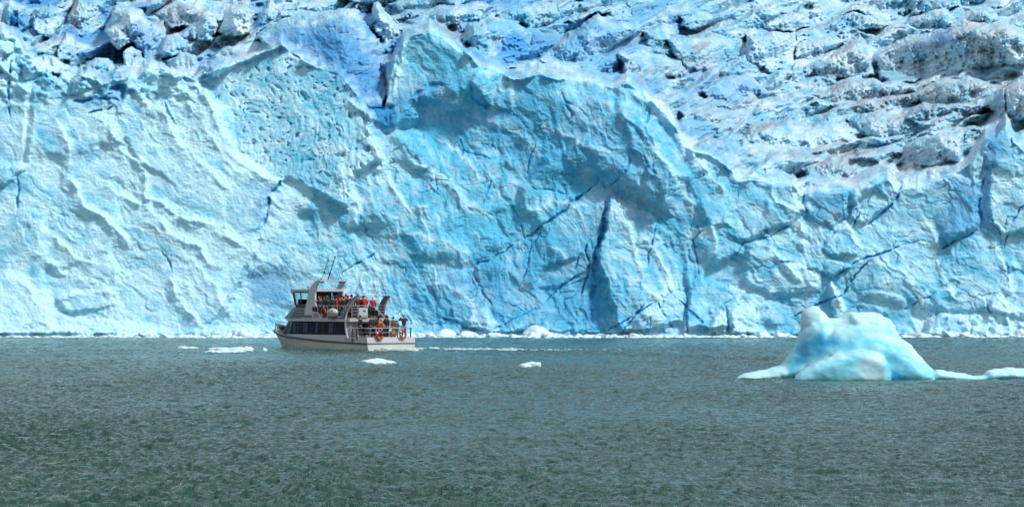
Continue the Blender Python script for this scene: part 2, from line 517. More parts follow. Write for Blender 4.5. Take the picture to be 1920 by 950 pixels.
# humps of the ice field: outline, steepness of the front, tilt to the right, edge width (px)
HUMPS = [
    ([(1509, 128), (1549, 104), (1583, 81), (1613, 65), (1627, 81), (1636, 101), (1640, 141), (1583, 147), (1516, 147)], 1.15, 0.9, 5),
    ([(1640, 96), (1684, 77), (1748, 57), (1778, 47), (1805, 37), (1852, 39), (1893, 36), (1935, 60), (1960, 115), (1852, 130), (1768, 140), (1684, 158),
      (1644, 145)], 1.0, -0.3, 7),
    ([(1307, 168), (1330, 155), (1364, 145), (1398, 137), (1421, 155), (1445, 174), (1381, 197), (1330, 194)], 1.0, -0.4, 6),
    ([(1495, 118), (1493, 91), (1516, 77), (1549, 68), (1585, 74), (1549, 101), (1516, 122)], 0.9, 0.3, 5),
    ([(1425, 51), (1431, 34), (1469, 20), (1509, 20), (1531, 57), (1495, 60)], 1.0, 0.6, 5),
    ([(1276, 52), (1278, 30), (1307, 19), (1341, 24), (1356, 38), (1320, 58)], 1.0, 0.3, 5),
    ([(1400, 62), (1448, 54), (1492, 57), (1498, 90), (1490, 135), (1440, 140), (1400, 110)], 0.9, 0.6, 7),
    ([(1566, 47), (1577, 27), (1600, 19), (1650, 30), (1676, 42), (1640, 55), (1590, 58)], 1.0, 0.2, 5),
    ([(1690, 40), (1720, 24), (1770, 10), (1800, 30), (1790, 48), (1720, 58)], 1.0, 0.2, 5),
    ([(1820, 38), (1826, 18), (1850, 14), (1864, 30), (1860, 42)], 1.1, 0.1, 4),
    ([(1640, -12), (1700, -20), (1800, -5), (1810, 15), (1720, 24), (1650, 20)], 1.0, -0.4, 5),
    ([(1004, 112), (1071, 54), (1095, 37), (1122, 26), (1148, 37), (1194, 37), (1202, 57), (1159, 88), (1118, 127), (1061, 124), (1010, 118)], 0.95, -0.5, 7),
    ([(940, 128), (1000, 112), (1060, 120), (1120, 126), (1090, 140), (1000, 142)], 0.8, 0.1, 6),
    ([(690, 46), (697, 7), (707, 2), (741, 44), (754, 66), (724, 86), (704, 71)], 1.3, 0.8, 4),
    ([(1047, 44), (1078, 24), (1138, 13), (1172, 5), (1194, 34), (1111, 30)], 1.0, -0.3, 5),
    ([(855, 70), (880, 40), (930, 34), (975, 44), (1000, 60), (990, 100), (920, 112), (890, 100)], 0.7, 0.3, 8),
    ([(905, 55), (925, 42), (960, 12), (1000, 6), (1040, 0), (1050, 30), (1030, 45), (960, 56)], 0.9, 0.3, 6),
    ([(740, 35), (780, 28), (820, 12), (900, 2), (930, 12), (905, 40), (860, 46), (800, 60)], 0.9, -0.1, 6),
    ([(720, 10), (770, -6), (850, -10), (900, -4), (860, 14), (780, 26)], 0.9, 0.1, 5),
    ([(475, 68), (505, 44), (539, 27), (572, 21), (640, 19), (667, 24), (684, 44), (716, 84), (728, 150), (712, 205), (690, 205), (660, 170), (600, 120),
      (546, 92), (529, 80)], 1.0, -0.7, 9),
    ([(192, 61), (209, 20), (236, 7), (269, 20), (286, 50), (288, 118), (269, 120), (249, 84), (219, 96)], 1.3, 0.2, 5),
    ([(57, 58), (64, 17), (94, 3), (118, 13), (119, 44), (91, 72)], 1.3, 0.0, 5),
    ([(121, 40), (141, -8), (215, -8), (202, 54), (145, 62)], 1.2, -0.2, 4),
    ([(230, 95), (249, 83), (266, 101), (267, 145), (246, 152), (230, 128)], 1.4, 0.4, 4),
    ([(308, 112), (337, 93), (367, 101), (384, 126), (364, 143), (323, 143)], 1.1, 0.1, 5),
    ([(478, 53), (488, 24), (505, -4), (529, 27), (505, 46)], 1.4, 0.5, 4),
    ([(276, 30), (330, 0), (354, 0), (404, 30), (374, 52), (320, 52)], 1.0, -0.3, 5),
    ([(355, 60), (380, 20), (400, 10), (412, 50), (395, 82), (362, 76)], 1.3, 0.3, 4),
    ([(405, 60), (430, 10), (465, -2), (478, 30), (470, 60), (430, 72)], 1.2, 0.2, 5),
    ([(530, 20), (560, 0), (620, -8), (660, 4), (640, 18), (572, 22)], 1.0, 0.1, 4),
    ([(-40, 60), (-30, 20), (20, -6), (52, 10), (56, 50), (30, 72), (0, 64)], 1.2, -0.2, 5),
    ([(105, 92), (120, 62), (140, 70), (146, 100), (130, 116), (108, 112)], 1.3, 0.3, 4),
    ([(60, 112), (80, 98), (110, 104), (130, 130), (110, 138), (80, 130)], 1.1, 0.2, 4),
    ([(150, 128), (172, 110), (200, 108), (220, 128), (200, 148), (160, 146)], 1.1, 0.2, 4),
    ([(290, 92), (305, 66), (330, 58), (352, 74), (350, 96), (310, 108)], 1.1, 0.2, 5),
    ([(395, 108), (420, 88), (470, 78), (528, 80), (470, 100), (434, 118)], 0.9, 0.1, 5),
    ([(1205, 60), (1250, 45), (1275, 52), (1270, 90), (1220, 100)], 0.9, 0.1, 6),
    ([(1160, 100), (1210, 95), (1280, 108), (1300, 140), (1240, 150), (1170, 145)], 0.8, -0.1, 8),
    ([(1250, 70), (1330, 60), (1390, 75), (1400, 110), (1350, 140), (1290, 130), (1255, 100)], 0.8, 0.1, 8),
    ([(1520, 178), (1580, 150), (1640, 144), (1690, 160), (1680, 185), (1600, 200), (1540, 195)], 0.8, -0.2, 7),
    ([(1690, 175), (1760, 150), (1820, 140), (1860, 165), (1830, 195), (1740, 205)], 0.8, -0.2, 7),
    ([(1840, 200), (1880, 160), (1930, 140), (1980, 170), (1960, 220), (1880, 230)], 0.9, -0.1, 7),
    ([(1400, 235), (1440, 225), (1500, 232), (1590, 240), (1620, 262), (1560, 285), (1460, 290), (1380, 285)], 0.7, 0.1, 9),
    ([(1590, 225), (1640, 205), (1700, 215), (1740, 240), (1680, 262), (1620, 255)], 0.8, 0.1, 7),
    ([(1700, 270), (1760, 240), (1810, 250), (1800, 300), (1730, 318), (1690, 300)], 0.7, -0.2, 7),
    ([(1500, 320), (1560, 295), (1640, 300), (1680, 322), (1600, 345), (1520, 345)], 0.7, 0.1, 7),
    ([(1270, 205), (1320, 190), (1390, 200), (1420, 215), (1370, 240), (1290, 240)], 0.7, 0.1, 8),
]

# old dense blue ice, with some shade painted in, as outlines with a soft border
BLUE = [
    ([(500, 82), (530, 62), (560, 50), (600, 46), (640, 48), (664, 54), (682, 70), (712, 100), (722, 150), (720, 240), (690, 205), (660, 170), (600, 120), (546, 92), (529, 80)], 30, 0.95),  # dome: blue ice, painted deeper on its shaded lower front
    ([(680, 185), (745, 195), (742, 240), (720, 250), (700, 215)], 8, 1.0),
    ([(933, 94), (963, 61), (977, 64), (997, 94), (970, 111), (936, 108)], 6, 0.9),
    ([(20, 25), (55, 30), (60, 66), (30, 72), (10, 55)], 8, 0.8),
    ([(244, 45), (262, 40), (282, 55), (284, 112), (272, 108), (250, 84)], 5, 0.55),
    ([(462, 510), (500, 495), (540, 505), (540, 570), (470, 572)], 14, 0.55),
    ([(528, 335), (498, 385), (495, 428), (470, 400), (480, 360)], 14, 0.5),
    ([(1155, 360), (1120, 430), (1105, 500), (1095, 610), (1135, 615), (1130, 520), (1120, 470), (1140, 410)], 14, 0.8),
    ([(1800, 330), (1860, 330), (1850, 430), (1760, 470), (1770, 400)], 20, 0.55),
    ([(760, 190), (900, 170), (1160, 200), (1250, 300), (1300, 400), (1150, 380), (1000, 330), (850, 260)], 60, 0.34),
    ([(880, 480), (1100, 420), (1130, 620), (800, 620), (740, 560)], 70, 0.34),
    ([(1513, 359), (1584, 356), (1588, 402), (1563, 424), (1531, 417)], 10, 0.35),
    ([(1310, 165), (1398, 140), (1445, 172), (1381, 195), (1330, 192)], 14, 0.45),
    ([(1020, 108), (1095, 45), (1122, 34), (1150, 60), (1110, 115)], 16, 0.45),  # bluish shade painted on the left of this dome
    ([(1748, 60), (1778, 48), (1790, 70), (1760, 95), (1746, 90)], 8, 0.8),
    ([(190, 165), (232, 158), (228, 192), (160, 200), (130, 200)], 10, 0.5),
    ([(690, 10), (700, 40), (690, 80), (672, 30)], 6, 0.8),
    ([(480, 22), (500, 0), (500, 50), (478, 56)], 6, 0.7),
    ([(198, 0), (216, 0), (204, 52), (190, 40)], 6, 0.7),
    ([(735, 170), (800, 150), (840, 160), (800, 200), (740, 240)], 16, 0.5),
    ([(1855, 250), (1880, 235), (1890, 290), (1850, 330)], 10, 0.7),
    ([(1740, 585), (1800, 600), (1810, 625), (1750, 620)], 14, 0.45),
]
# crushed white ice at the foot, and highlights painted on lit ridges and faces
WHITE = [
    ([(1735, 606), (1765, 585), (1850, 592), (1855, 560), (1872, 552), (1890, 566), (1900, 578), (1990, 580), (1990, 640), (1735, 640)], 8, 1.2),
    ([(1326, 635), (1332, 595), (1352, 580), (1372, 590), (1402, 568), (1420, 590), (1438, 635)], 8, 1.1),
    ([(1556, 522), (1570, 540), (1584, 580), (1576, 602), (1560, 600)], 5, 1.1),
    ([(1150, 372), (1230, 424), (1228, 442), (1280, 500), (1284, 625), (1166, 625), (1128, 520), (1135, 413)], 12, 0.7),
    ([(1180, 160), (1215, 175), (1260, 215), (1300, 280), (1345, 300), (1310, 320), (1270, 270), (1225, 215)], 8, 1.0),
    ([(0, 510), (60, 530), (110, 585), (330, 606), (520, 612), (520, 640), (-60, 640), (-60, 515)], 12, 0.8),
    ([(165, 205), (240, 265), (280, 370), (360, 405), (480, 470), (440, 500), (340, 450), (240, 400), (200, 290)], 18, 0.8),
    ([(100, 320), (145, 350), (205, 410), (260, 470), (220, 470), (150, 400)], 12, 0.7),
    ([(283, 125), (370, 148), (425, 250), (530, 328), (500, 345), (400, 290), (350, 200)], 12, 0.8),
    ([(505, 345), (560, 338), (600, 355), (560, 400), (505, 450), (490, 430)], 12, 0.8),
    ([(655, 320), (680, 395), (660, 440), (640, 350)], 8, 0.7),
    ([(869, 600), (885, 580), (912, 580), (936, 605), (935, 625), (875, 625)], 6, 1.0),
    ([(750, 640), (790, 618), (930, 620), (1180, 622), (1310, 625), (1310, 645), (750, 645)], 5, 1.0),
    ([(1283, 425), (1337, 424), (1337, 440), (1290, 445)], 5, 0.8),
    ([(1490, 345), (1504, 380), (1514, 398), (1500, 402), (1484, 380)], 5, 1.0),
    ([(786, 52), (812, 52), (880, 105), (862, 100), (820, 70)], 5, 0.8),
]
# wind-blown grit on the old surface
DIRT = [
    ([(1509, 128), (1583, 81), (1613, 66), (1640, 141), (1520, 146)], 10, 0.55),
    ([(1645, 98), (1805, 40), (1900, 40), (1920, 110), (1700, 150), (1650, 140)], 16, 0.65),
    ([(1560, 150), (1690, 150), (1920, 140), (1920, 240), (1800, 250), (1600, 215), (1500, 190)], 30, 0.75),
    ([(1395, 232), (1480, 225), (1470, 240), (1400, 250)], 5, 1.3),
    ([(1375, 285), (1560, 270), (1600, 255), (1580, 285), (1450, 295)], 8, 0.8),
    ([(1500, 290), (1600, 275), (1750, 260), (1800, 330), (1550, 345)], 22, 0.6),
    ([(1280, 60), (1420, 40), (1500, 40), (1440, 55), (1360, 60)], 10, 0.6),
    ([(1290, 78), (1330, 78), (1330, 100), (1300, 96)], 6, 0.9),
    ([(280, 40), (350, 4), (400, 20), (340, 55), (300, 56)], 10, 0.8),
    ([(430, 90), (460, 60), (480, 10), (470, 70)], 6, 0.8),
    ([(130, 0), (148, 0), (140, 62), (130, 55)], 4, 1.3),
    ([(315, 0), (330, 0), (322, 45), (310, 40)], 4, 1.3),
    ([(366, 145), (434, 118), (425, 135), (385, 165)], 8, 0.8),
    ([(820, 34), (850, 40), (880, 65), (850, 75), (825, 55)], 10, 0.7),
    ([(725, 30), (770, 25), (800, 12), (760, 34)], 6, 0.8),
    ([(860, 28), (900, 14), (890, 28)], 4, 0.9),
    ([(1085, 15), (1120, -2), (1140, 0), (1095, 22)], 6, 1.0),
    ([(920, 90), (935, 70), (940, 85)], 4, 0.9),
    ([(985, 142), (1020, 132), (1035, 145)], 5, 0.6),
    ([(1180, 120), (1300, 90), (1420, 180), (1400, 260), (1300, 250), (1200, 170)], 40, 0.45),
    ([(60, 75), (100, 70), (130, 60), (118, 80)], 5, 0.7),
    ([(275, 120), (285, 128), (260, 155)], 5, 0.5),
]

FIELD_S = 0.235     # rise of the ice field
def build_glacier():
    def axis(fine0, fine1, step, lo, hi, grow):
        a = list(np.arange(fine0, fine1, step))
        s, x = step, a[-1]
        while x < hi:
            s *= grow; x += s; a.append(x)
        s, x = step, a[0]; pre = []
        while x > lo:
            s *= grow; x -= s; pre.append(x)
        return np.array(pre[::-1] + a)
    us = axis(-40, 1960, 1.25, -1500, 3400, 1.06)
    vv = axis(-20, 640, 1.2, -330, 650, 1.05)[::-1]
    U, V = np.meshgrid(us, vv)
    # jagged, organic outlines: features are looked up through a warp
    wu = 7 * fbm(U / 70, V / 70, 2, 11) + 3.2 * fbm(U / 21, V / 21, 3, 12) + 1.2 * pnoise(U / 5, V / 5, 13)
    wv = 7 * fbm(U / 70, V / 70, 2, 21) + 3.2 * fbm(U / 21, V / 21, 3, 22) + 1.2 * pnoise(U / 5, V / 5, 23)
    UW, VW = U + wu, V + wv
    cu, cv = zip(*CREST)
    vc = np.interp(U + 0.5 * wu, cu, cv) + (2.5 + 7 * sstep(420, 330, U)) * fbm(U / 20, U * 0 + 0.5, 2, 5)
    te = (HY - V) / FPX
    tec = (HY - vc) / FPX
    Dg = 289.3
    D_face = (Dg + 0.30 * EYE) / (1 - 0.30 * te)
    Dc = (Dg + 0.30 * EYE) / (1 - 0.30 * tec)
    # the field starts from a smoothed crest line, so that horns of the crest stand free before it
    gu = np.arange(-1700, 3700, 10.0)
    ker = np.exp(-(np.arange(-60, 61) * 10.0 / 130) ** 2); ker /= ker.sum()
    sm = np.convolve(np.pad(np.interp(gu, cu, cv), 60, mode='edge'), ker, mode='valid')
    vcs = np.interp(us, gu, sm)[None, :] + 26
    tcs = (HY - vcs) / FPX
    Dcs = (Dg + 0.30 * EYE) / (1 - 0.30 * tcs)
    Zcs = EYE + Dcs * tcs
    D_field = np.maximum((Zcs - EYE - Dcs * FIELD_S) / (te - FIELD_S), Dc + np.clip(vc - V, 0, 60) * 0.12)
    field = V < vc
    fm = sstep(-8, 24, vc - V)                      # 0 on the cliff, 1 on the field
    D = np.where(field, D_field, D_face)
    H = np.zeros_like(D)

    def window(pts, pad):
        xs = [p[0] for p in pts]; ys = [p[1] for p in pts]
        c0, c1 = np.searchsorted(us, [min(xs) - pad, max(xs) + pad])
        r = np.where((vv > min(ys) - pad) & (vv < max(ys) + pad))[0]
        return None if (c1 <= c0 or len(r) == 0) else (slice(r[0], r[-1] + 1), slice(c0, c1))

    for pts, T, gx, gy, ew in PLATES:
        w = window(pts, ew + 16)
        x, y = UW[w], VW[w]
        s = poly_sdf(x, y, pts)
        m = sstep(-ew * 0.35, ew, s)
        uc = sum(p[0] for p in pts) / len(pts); vcn = sum(p[1] for p in pts) / len(pts)
        H[w] += m * (0.5 * T - 0.8 * gx * 0.055 * (U[w] - uc) + gy * 0.055 * (V[w] - vcn))
    ridge_light = np.zeros_like(D)                        # highlights painted into the tone along ribs and crest
    for pts, hh, wp, wn_ in RIDGES:
        w = window(pts, max(wp, wn_) + 16)
        d, side, al = seg_dist(UW[w], VW[w], pts)
        k = np.where(side > 0, wp, wn_)
        # smooth the side change at the crest itself
        t = np.clip(1 - d / k, 0, 1)
        e = sstep(0, 0.14, al) * sstep(0, 0.14, 1 - al)
        H[w] += (0.20 + 0.36 * sstep(-0.5, 0.4, fbm(U[w] / 34, V[w] / 34, 2, 35))) * hh * t ** 1.6 * e
        ridge_light[w] = np.maximum(ridge_light[w], t ** 2 * e)
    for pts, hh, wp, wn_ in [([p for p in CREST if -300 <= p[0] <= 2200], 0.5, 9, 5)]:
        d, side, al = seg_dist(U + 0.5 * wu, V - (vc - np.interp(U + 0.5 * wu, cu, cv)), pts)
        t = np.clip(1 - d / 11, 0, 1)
        ridge_light = np.maximum(ridge_light, 0.45 * t)
    crack = np.zeros_like(D)
    brk = 0.25 + 0.75 * sstep(-0.45, 0.15, pnoise(U / 17, V / 17, 33))
    for pts, dp, wd in CRACKS:
        w = window(pts, wd * 4 + 16)
        d, side, al = seg_dist(UW[w] - 0.35 * wu[w], VW[w] - 0.35 * wv[w], pts)
        wloc = 0.62 * wd * (0.45 + 0.55 * np.minimum(1, 4 * al * (1 - al)) + 0.25 * pnoise(U[w] / 9, V[w] / 9, 31))
        c = np.exp(-(d / np.maximum(wloc, 0.8)) ** 2) * np.minimum(1, 6 * al * (1 - al) + 0.35)
        c = c * brk[w]
        H[w] -= min(0.22 * dp, 0.5) * c
        crack[w] = np.maximum(crack[w], c)
    # humps stand up out of the field: their front offsets the retreat of the surface
    Hf = np.zeros_like(D); smooth_ = np.zeros_like(D)
    rate = np.abs((Dcs * (FIELD_S - tcs)) / (FIELD_S - te) ** 2 / FPX)      # metres of depth per pixel on the field
    for pts, st, gx, ew in HUMPS:
        w = window(pts, ew + 16)
        x, y = UW[w], VW[w]
        s = poly_sdf(x, y, pts)
        vb = max(p[1] for p in pts)
        uc = sum(p[0] for p in pts) / len(pts)
        m = sstep(-ew * 0.25, ew, s)
        up = np.clip(np.minimum(vb, vc[w] - 4) + 3 - y, 0, None)
        rnd = 1 - np.exp(-np.clip(s, 0, None) / (2.2 * ew))
        smooth_[w] = np.maximum(smooth_[w], m)
        wide = max(p[0] for p in pts) - min(p[0] for p in pts)
        rx = (U[w] - uc) / wide                      # rounded plan: the flanks turn away to both sides
        Hf[w] = np.maximum(Hf[w], m * (min(0.74 + 0.14 * st, 0.91) * (0.88 if uc < 430 else 1) * rate[w] * up * (0.72 + 0.28 * rnd) - gx * min(0.13, 8.0 / wide) * (U[w] - uc) - (0.05 * rx * rx + 0.022) * wide))
    # ---- irregular detail in world metres
    xm = U * 0.0548; ym = V * 0.0548
    qx = xm + 0.9 * fbm(xm / 5, ym / 5, 3, 41) + 0.22 * fbm(xm / 1.1, ym / 1.1, 3, 43)
    qy = ym + 0.9 * fbm(xm / 5, ym / 5, 3, 42) + 0.22 * fbm(xm / 1.1, ym / 1.1, 3, 44)
    rough = 0.22 + 1.10 * sstep(-0.25, 0.75, fbm(xm / 5, ym / 4, 3, 45))
    det = 0.85 * facets(qx / 6.0, qy / 5.5, 49, 14) + 0.18 * facets(qx / 3.2, qy / 3.0, 51, 14)
    fine = 0.10 * facets(qx / 0.95 + 7, qy / 0.80, 59, 14) + 0.10 * fbm(xm / 1.3, ym / 1.1, 3, 65, 0.62)
    # grain runs down to the right in the left part, steeper elsewhere
    for k, (ang, wgt) in enumerate(((0.70, sstep(620, 480, U) + sstep(1250, 1400, U)), (1.12, sstep(480, 620, U) * sstep(1400, 1250, U)))):
        ca, sa = math.cos(ang), math.sin(ang)
        al_ = qx * ca + qy * sa; ac_ = -qx * sa + qy * ca
        det += wgt * (0.17 * facets(al_ / 3.2, ac_ / 1.15, 55 + 40 * k, 14) + 0.07 * ridged(al_ / 3.6, ac_ / 1.3, 4, 61 + 40 * k, 0.6))
        fine += wgt * 0.10 * facets(al_ / 1.5, ac_ / 0.6, 56 + 40 * k, 13)
    calmL = 1 - 0.40 * sstep(620, 420, U)          # the left face is smoother, with snow packed into it
    det = 1.15 * calmL * det + 0.70 * fine * rough + (0.014 + 0.022 * rough) * fbm(xm / 0.33, ym / 0.28, 3, 46, 0.75)
    # the spotted slope: pitted, smoother otherwise
    sp = sstep(-10, 14, poly_sdf(UW, VW, PLATES[2][0]))
    pits = spots(qx / 0.62, qy / 0.62, 71, 0.20) + 0.6 * spots(qx / 0.3, qy / 0.3, 74, 0.15)
    flute = fbm(qx / 0.5 + ym * 0.06, ym / 3.2, 3, 73, 0.6)
    det = det * (1 - 0.5 * sp) + sp * (-0.55 * pits + 0.05 * fbm(xm / 0.4, ym / 0.4, 3, 79) + (0.02 + 0.07 * sstep(170, 260, V)) * flute)
    # level banding low on the middle part
    lb = sstep(470, 560, V) * sstep(1020, 1090, U) * sstep(1700, 1500, U)
    det += lb * 0.05 * pnoise(xm / 4, ym / 0.26, 75)
    # hairline fractures
    hn = pnoise(qx / 3.6 + qy / 5.0, qy / 4.2 - qx / 9.0, 161) + 0.22 * pnoise(qx / 0.9, qy / 0.9, 162)
    hair = np.exp(-(hn / 0.035) ** 2) * sstep(0.0, 0.35, pnoise(xm / 2.6, ym / 2.6, 163)) * sstep(500, 700, U)
    H -= 0.16 * hair * (1 - fm)
    crack = np.maximum(crack, 0.55 * hair)
    H += det * (1 - fm)
    brokn = sstep(560, 380, U) * sstep(230, 120, V + 20 * pnoise(U / 60, V * 0, 76)) * sstep(20, -20, poly_sdf(UW, VW, PLATES[2][0]))
    H += brokn * (1.5 * facets(xm / 1.7, ym / 1.3, 77, 14) + 0.7 * facets(xm / 0.7, ym / 0.6, 78, 14))
    # the field: seracs packed side by side, each a steep front that leans its own way
    shx = U + 0.9 * wu; shy = V + 0.9 * wv + 0.30 * (U - CX)
    px_m = D / FPX
    Hb = np.zeros_like(D); bcol = np.zeros_like(D)
    for sx_, sy_, k, ln, of, sd, sh in ((140, 54, 0.80, 1.5, 3.6, 81, 14), (62, 24, 0.44, 1.4, 1.9, 86, 13), (22, 9, 0.10, 0.7, 0.3, 91, 10)):
        up, lean, off = blocks(shx / sx_, shy / sy_, sd, sh)
        bcol = np.maximum(bcol, sstep(0.10, 0.30, of * 0 + off) * (0.75 if sx_ > 100 else 0.55 if sx_ > 40 else 0))
        Hb += k * rate * sy_ * up + ln * px_m * sx_ * lean + of * off
    Hb += 0.5 * ridged(xm / 3.0 + ym * 0.5, ym / 1.1, 3, 83, 0.55)
    ch = sstep(520, 380, U)                       # chaotic blocks at the upper left
    Hb += ch * (1.8 * facets(xm / 2.2, ym / 1.6, 91, 12) + 0.7 * facets(xm / 0.8, ym / 0.7, 93, 12))
    Hf = Hf * smooth_ + Hb * (1 - smooth_)
    Hf += smooth_ * (0.22 * fbm(xm / 1.8, ym / 1.3, 4, 105, 0.5) + 0.6 * facets(xm / 3.0, ym / 2.6, 106, 12))
    # melt furrows running up to the right
    a1 = shx * 0.88 - (V + 0.6 * wv) * 0.48; a2 = shx * 0.48 + (V + 0.6 * wv) * 0.88
    fur = ridged(a1 / 70, a2 / 9, 3, 95, 0.6)
    Hf += (0.10 + 0.07 * sstep(900, 1300, U)) * fur + 0.08 * pnoise(a1 / 30, a2 / 5.5, 96)
    # rubble at the foot
    rb = sstep(606, 628, V + 6 * pnoise(U / 40, U * 0, 97)) * (0.5 + 0.5 * pnoise(U / 90, U * 0 + 3, 98))
    H += rb * (0.9 + 0.8 * facets(xm / 0.7, ym / 0.5, 99, 9))
    heap = sstep(0, 20, poly_sdf(UW, VW, [(1735, 606), (1765, 585), (1850, 592), (1900, 575), (1990, 580), (1990, 650), (1735, 650)]))
    H += heap * 0.8 * facets(xm / 0.7, ym / 0.8, 101, 10)
    # undercut notch along the waterline at the left
    H -= 0.8 * sstep(623, 627, V) * sstep(634, 629, V) * sstep(240, 150, U) * sstep(-0.4, 0.2, pnoise(U / 30, U * 0 + 8, 143))
    # nothing of the field leans out over the cliff: it starts at the crest and goes back from there
    lim = Dc + 0.05 * np.clip(vc - V, 0, 400) + 0.3 - 0.5 * facets(xm / 2.6, ym / 2.2, 141, 12) - 0.30 * fbm(xm / 1.4, ym / 1.2, 5, 142, 0.55) - 0.02 * fur
    dome = HUMPS[19][0]
    w = window(dome, 60)
    sd_ = np.clip(poly_sdf(UW[w], VW[w], dome[:9] + [(x_, y_ + 45) for x_, y_ in dome[9:]]), 0, None)
    rim = seg_dist(UW[w], VW[w], dome[1:9])[0]
    vcd = np.interp(UW[w], cu, cv); dv = np.clip(vcd - V[w], 0, 400)
    Dcd = (Dg + 0.30 * EYE) / (1 - 0.30 * (HY - vcd) / FPX)
    mk = sstep(0, 7, sd_)
    lim[w] = lim[w] * (1 - mk) + mk * (Dcd + 0.03 * dv + 0.030 * np.clip(640 - U[w], 0, 200) + 6.5 * np.exp(-rim / 13) + 0.5 * facets(qx[w] / 2.6, qy[w] / 2.2, 145, 10) - 0.22 * fbm(qx[w] / 1.2, qy[w] / 0.9, 5, 146, 0.6))
    Df = D - Hf
    Df = np.where(field, np.maximum(Df, lim), Df)
    md = sstep(0, 7, sd_) * field[w]
    Df[w] = Df[w] * (1 - md) + lim[w] * md
    Dn = (D_face - H) * (1 - fm) + Df * fm
    # ease the very edge of the crest so that it has a rim, not a knife
    X = (U - CX) / FPX * Dn
    Z = EYE + (HY - V) / FPX * Dn
    blue = np.zeros_like(D); dirt = np.zeros_like(D)
    for lst, arr in ((BLUE, blue), (DIRT, dirt)):
        for pts, ew, a in lst:
            w = window(pts, ew + 20)
            s = poly_sdf(UW[w], VW[w], pts)
            arr[w] = np.maximum(arr[w], a * sstep(-ew, ew, s + 0.6 * ew * pnoise(U[w] / 14, V[w] / 10, 111)))
    dirt = 0.66 * dirt + 0.26 * fbm(shx / 90, shy / 34, 3, 121) * sstep(500, 900, U)
    dirt = np.clip(dirt - 0.04 + (0.25 + 0.6 * np.clip(dirt, 0, 1)) * (1.1 * fbm(a1 / 46, a2 / 6.5, 4, 122, 0.62) - 0.10), 0, 1)
    speck = sstep(0.5, 0.8, fbm(a1 / 42, a2 / 5, 3, 125, 0.55)) * sstep(0.15, 0.6, dirt + 0.08)
    blue = np.maximum(blue, bcol * (1 - smooth_) * fm * sstep(1500, 1150, U))
    blue = np.maximum(blue, 0.95 * sstep(0.12, 0.7, crack))
    white = np.zeros_like(D)
    for pts, ew, a in WHITE:
        w = window(pts, ew + 20)
        s = poly_sdf(UW[w], VW[w], pts)
        white[w] = np.maximum(white[w], a * sstep(-ew, ew, s + 0.7 * ew * fbm(U[w] / 14, V[w] / 10, 2, 113)))
    streaks = np.zeros_like(D)
    for ang, wgt in ((0.70, sstep(620, 480, U) + sstep(1250, 1400, U)), (1.12, sstep(480, 620, U) * sstep(1400, 1250, U))):
        al_ = qx * math.cos(ang) + qy * math.sin(ang); ac_ = -qx * math.sin(ang) + qy * math.cos(ang)
        streaks += wgt * (0.36 * facets(al_ / 4.5, ac_ / 0.9, 151, 10) + 0.20 * pnoise(al_ / 2.0, ac_ / 0.35, 153))
    left = sstep(640, 480, U) * sstep(120, 220, V)          # snow-crusted, whiter left face
    fresh = sstep(700, 780, U) * sstep(1500, 1180, U) * sstep(700, 560, V)
    tone = 0.52 - 0.30 * left + 0.30 * fresh - 0.75 * ridge_light - 0.45 * white + streaks + 0.42 * facets(qx / 3.2 + 40, qy / 3.0, 131, 12) + 0.30 * facets(qx / 0.95, qy / 0.8, 133, 12)
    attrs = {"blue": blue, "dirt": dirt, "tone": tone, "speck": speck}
    fmask = (fm[:-1, :-1] + fm[1:, 1:]) * 0.5 > 0.35
    root = empty("glacier", (0, 289, 0))
    tag(root, "blue white glacier front rising from the lake with a crevassed ice field behind", "glacier", kind="structure")
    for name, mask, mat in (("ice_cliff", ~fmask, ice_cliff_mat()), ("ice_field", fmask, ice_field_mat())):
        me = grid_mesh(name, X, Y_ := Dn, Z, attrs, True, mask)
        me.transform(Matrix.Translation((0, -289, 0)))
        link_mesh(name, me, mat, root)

SSS = dict(Subsurface_Weight=0.55, Subsurface_Radius=(0.10, 0.55, 1.0), Subsurface_Scale=0.40)
def ice_common(nt, white, cyan, deep):
    p = nt.pos()
    n1 = nt.noise(p, 0.12, 5, 0.6, 0.6)
    n2 = nt.noise(nt.pos((0.5, 0.5, 1.6), (0, R(35), 0)), 0.9, 6, 0.65, 0.4)
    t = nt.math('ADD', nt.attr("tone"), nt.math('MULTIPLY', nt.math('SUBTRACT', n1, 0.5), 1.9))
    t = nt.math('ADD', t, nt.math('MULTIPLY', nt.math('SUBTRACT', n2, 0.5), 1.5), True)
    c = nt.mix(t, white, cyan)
    c = nt.mix(nt.math('MULTIPLY', nt.attr("blue"), 1.0, True), c, deep)
    return c, p

def ice_bump(nt, p, k=1.0):
    f1 = nt.noise(nt.pos((1, 1, 1.5), (0, R(30), 0)), 1.6, 9, 0.68, 0.3)
    f2 = nt.noise(p, 6.0, 6, 0.7)
    b = nt.bump(f1, 0.9 * k, 0.5)
    return nt.bump(f2, 0.6 * k, 0.10, b)

def ice_cliff_mat():
    nt = NT("glacier_ice")
    c, p = ice_common(nt, (0.47, 0.75, 0.86), (0.085, 0.45, 0.66), (0.025, 0.27, 0.55))
    return nt.set(Base_Color=c, Roughness=0.45, Normal=ice_bump(nt, p, 0.6), Specular_IOR_Level=0.35, **SSS)

def ice_field_mat():
    nt = NT("weathered_glacier_ice")
    c, p = ice_common(nt, (0.53, 0.68, 0.74), (0.15, 0.41, 0.56), (0.045, 0.27, 0.56))
    c = nt.mix(nt.math('MULTIPLY', nt.attr("dirt"), 0.80), c, (0.27, 0.255, 0.27))
    c = nt.mix(nt.math('MULTIPLY', nt.attr("speck"), 0.6), c, (0.06, 0.052, 0.05))
    return nt.set(Base_Color=c, Roughness=0.5, Normal=ice_bump(nt, p, 0.35), Specular_IOR_Level=0.3, **SSS)

build_glacier()

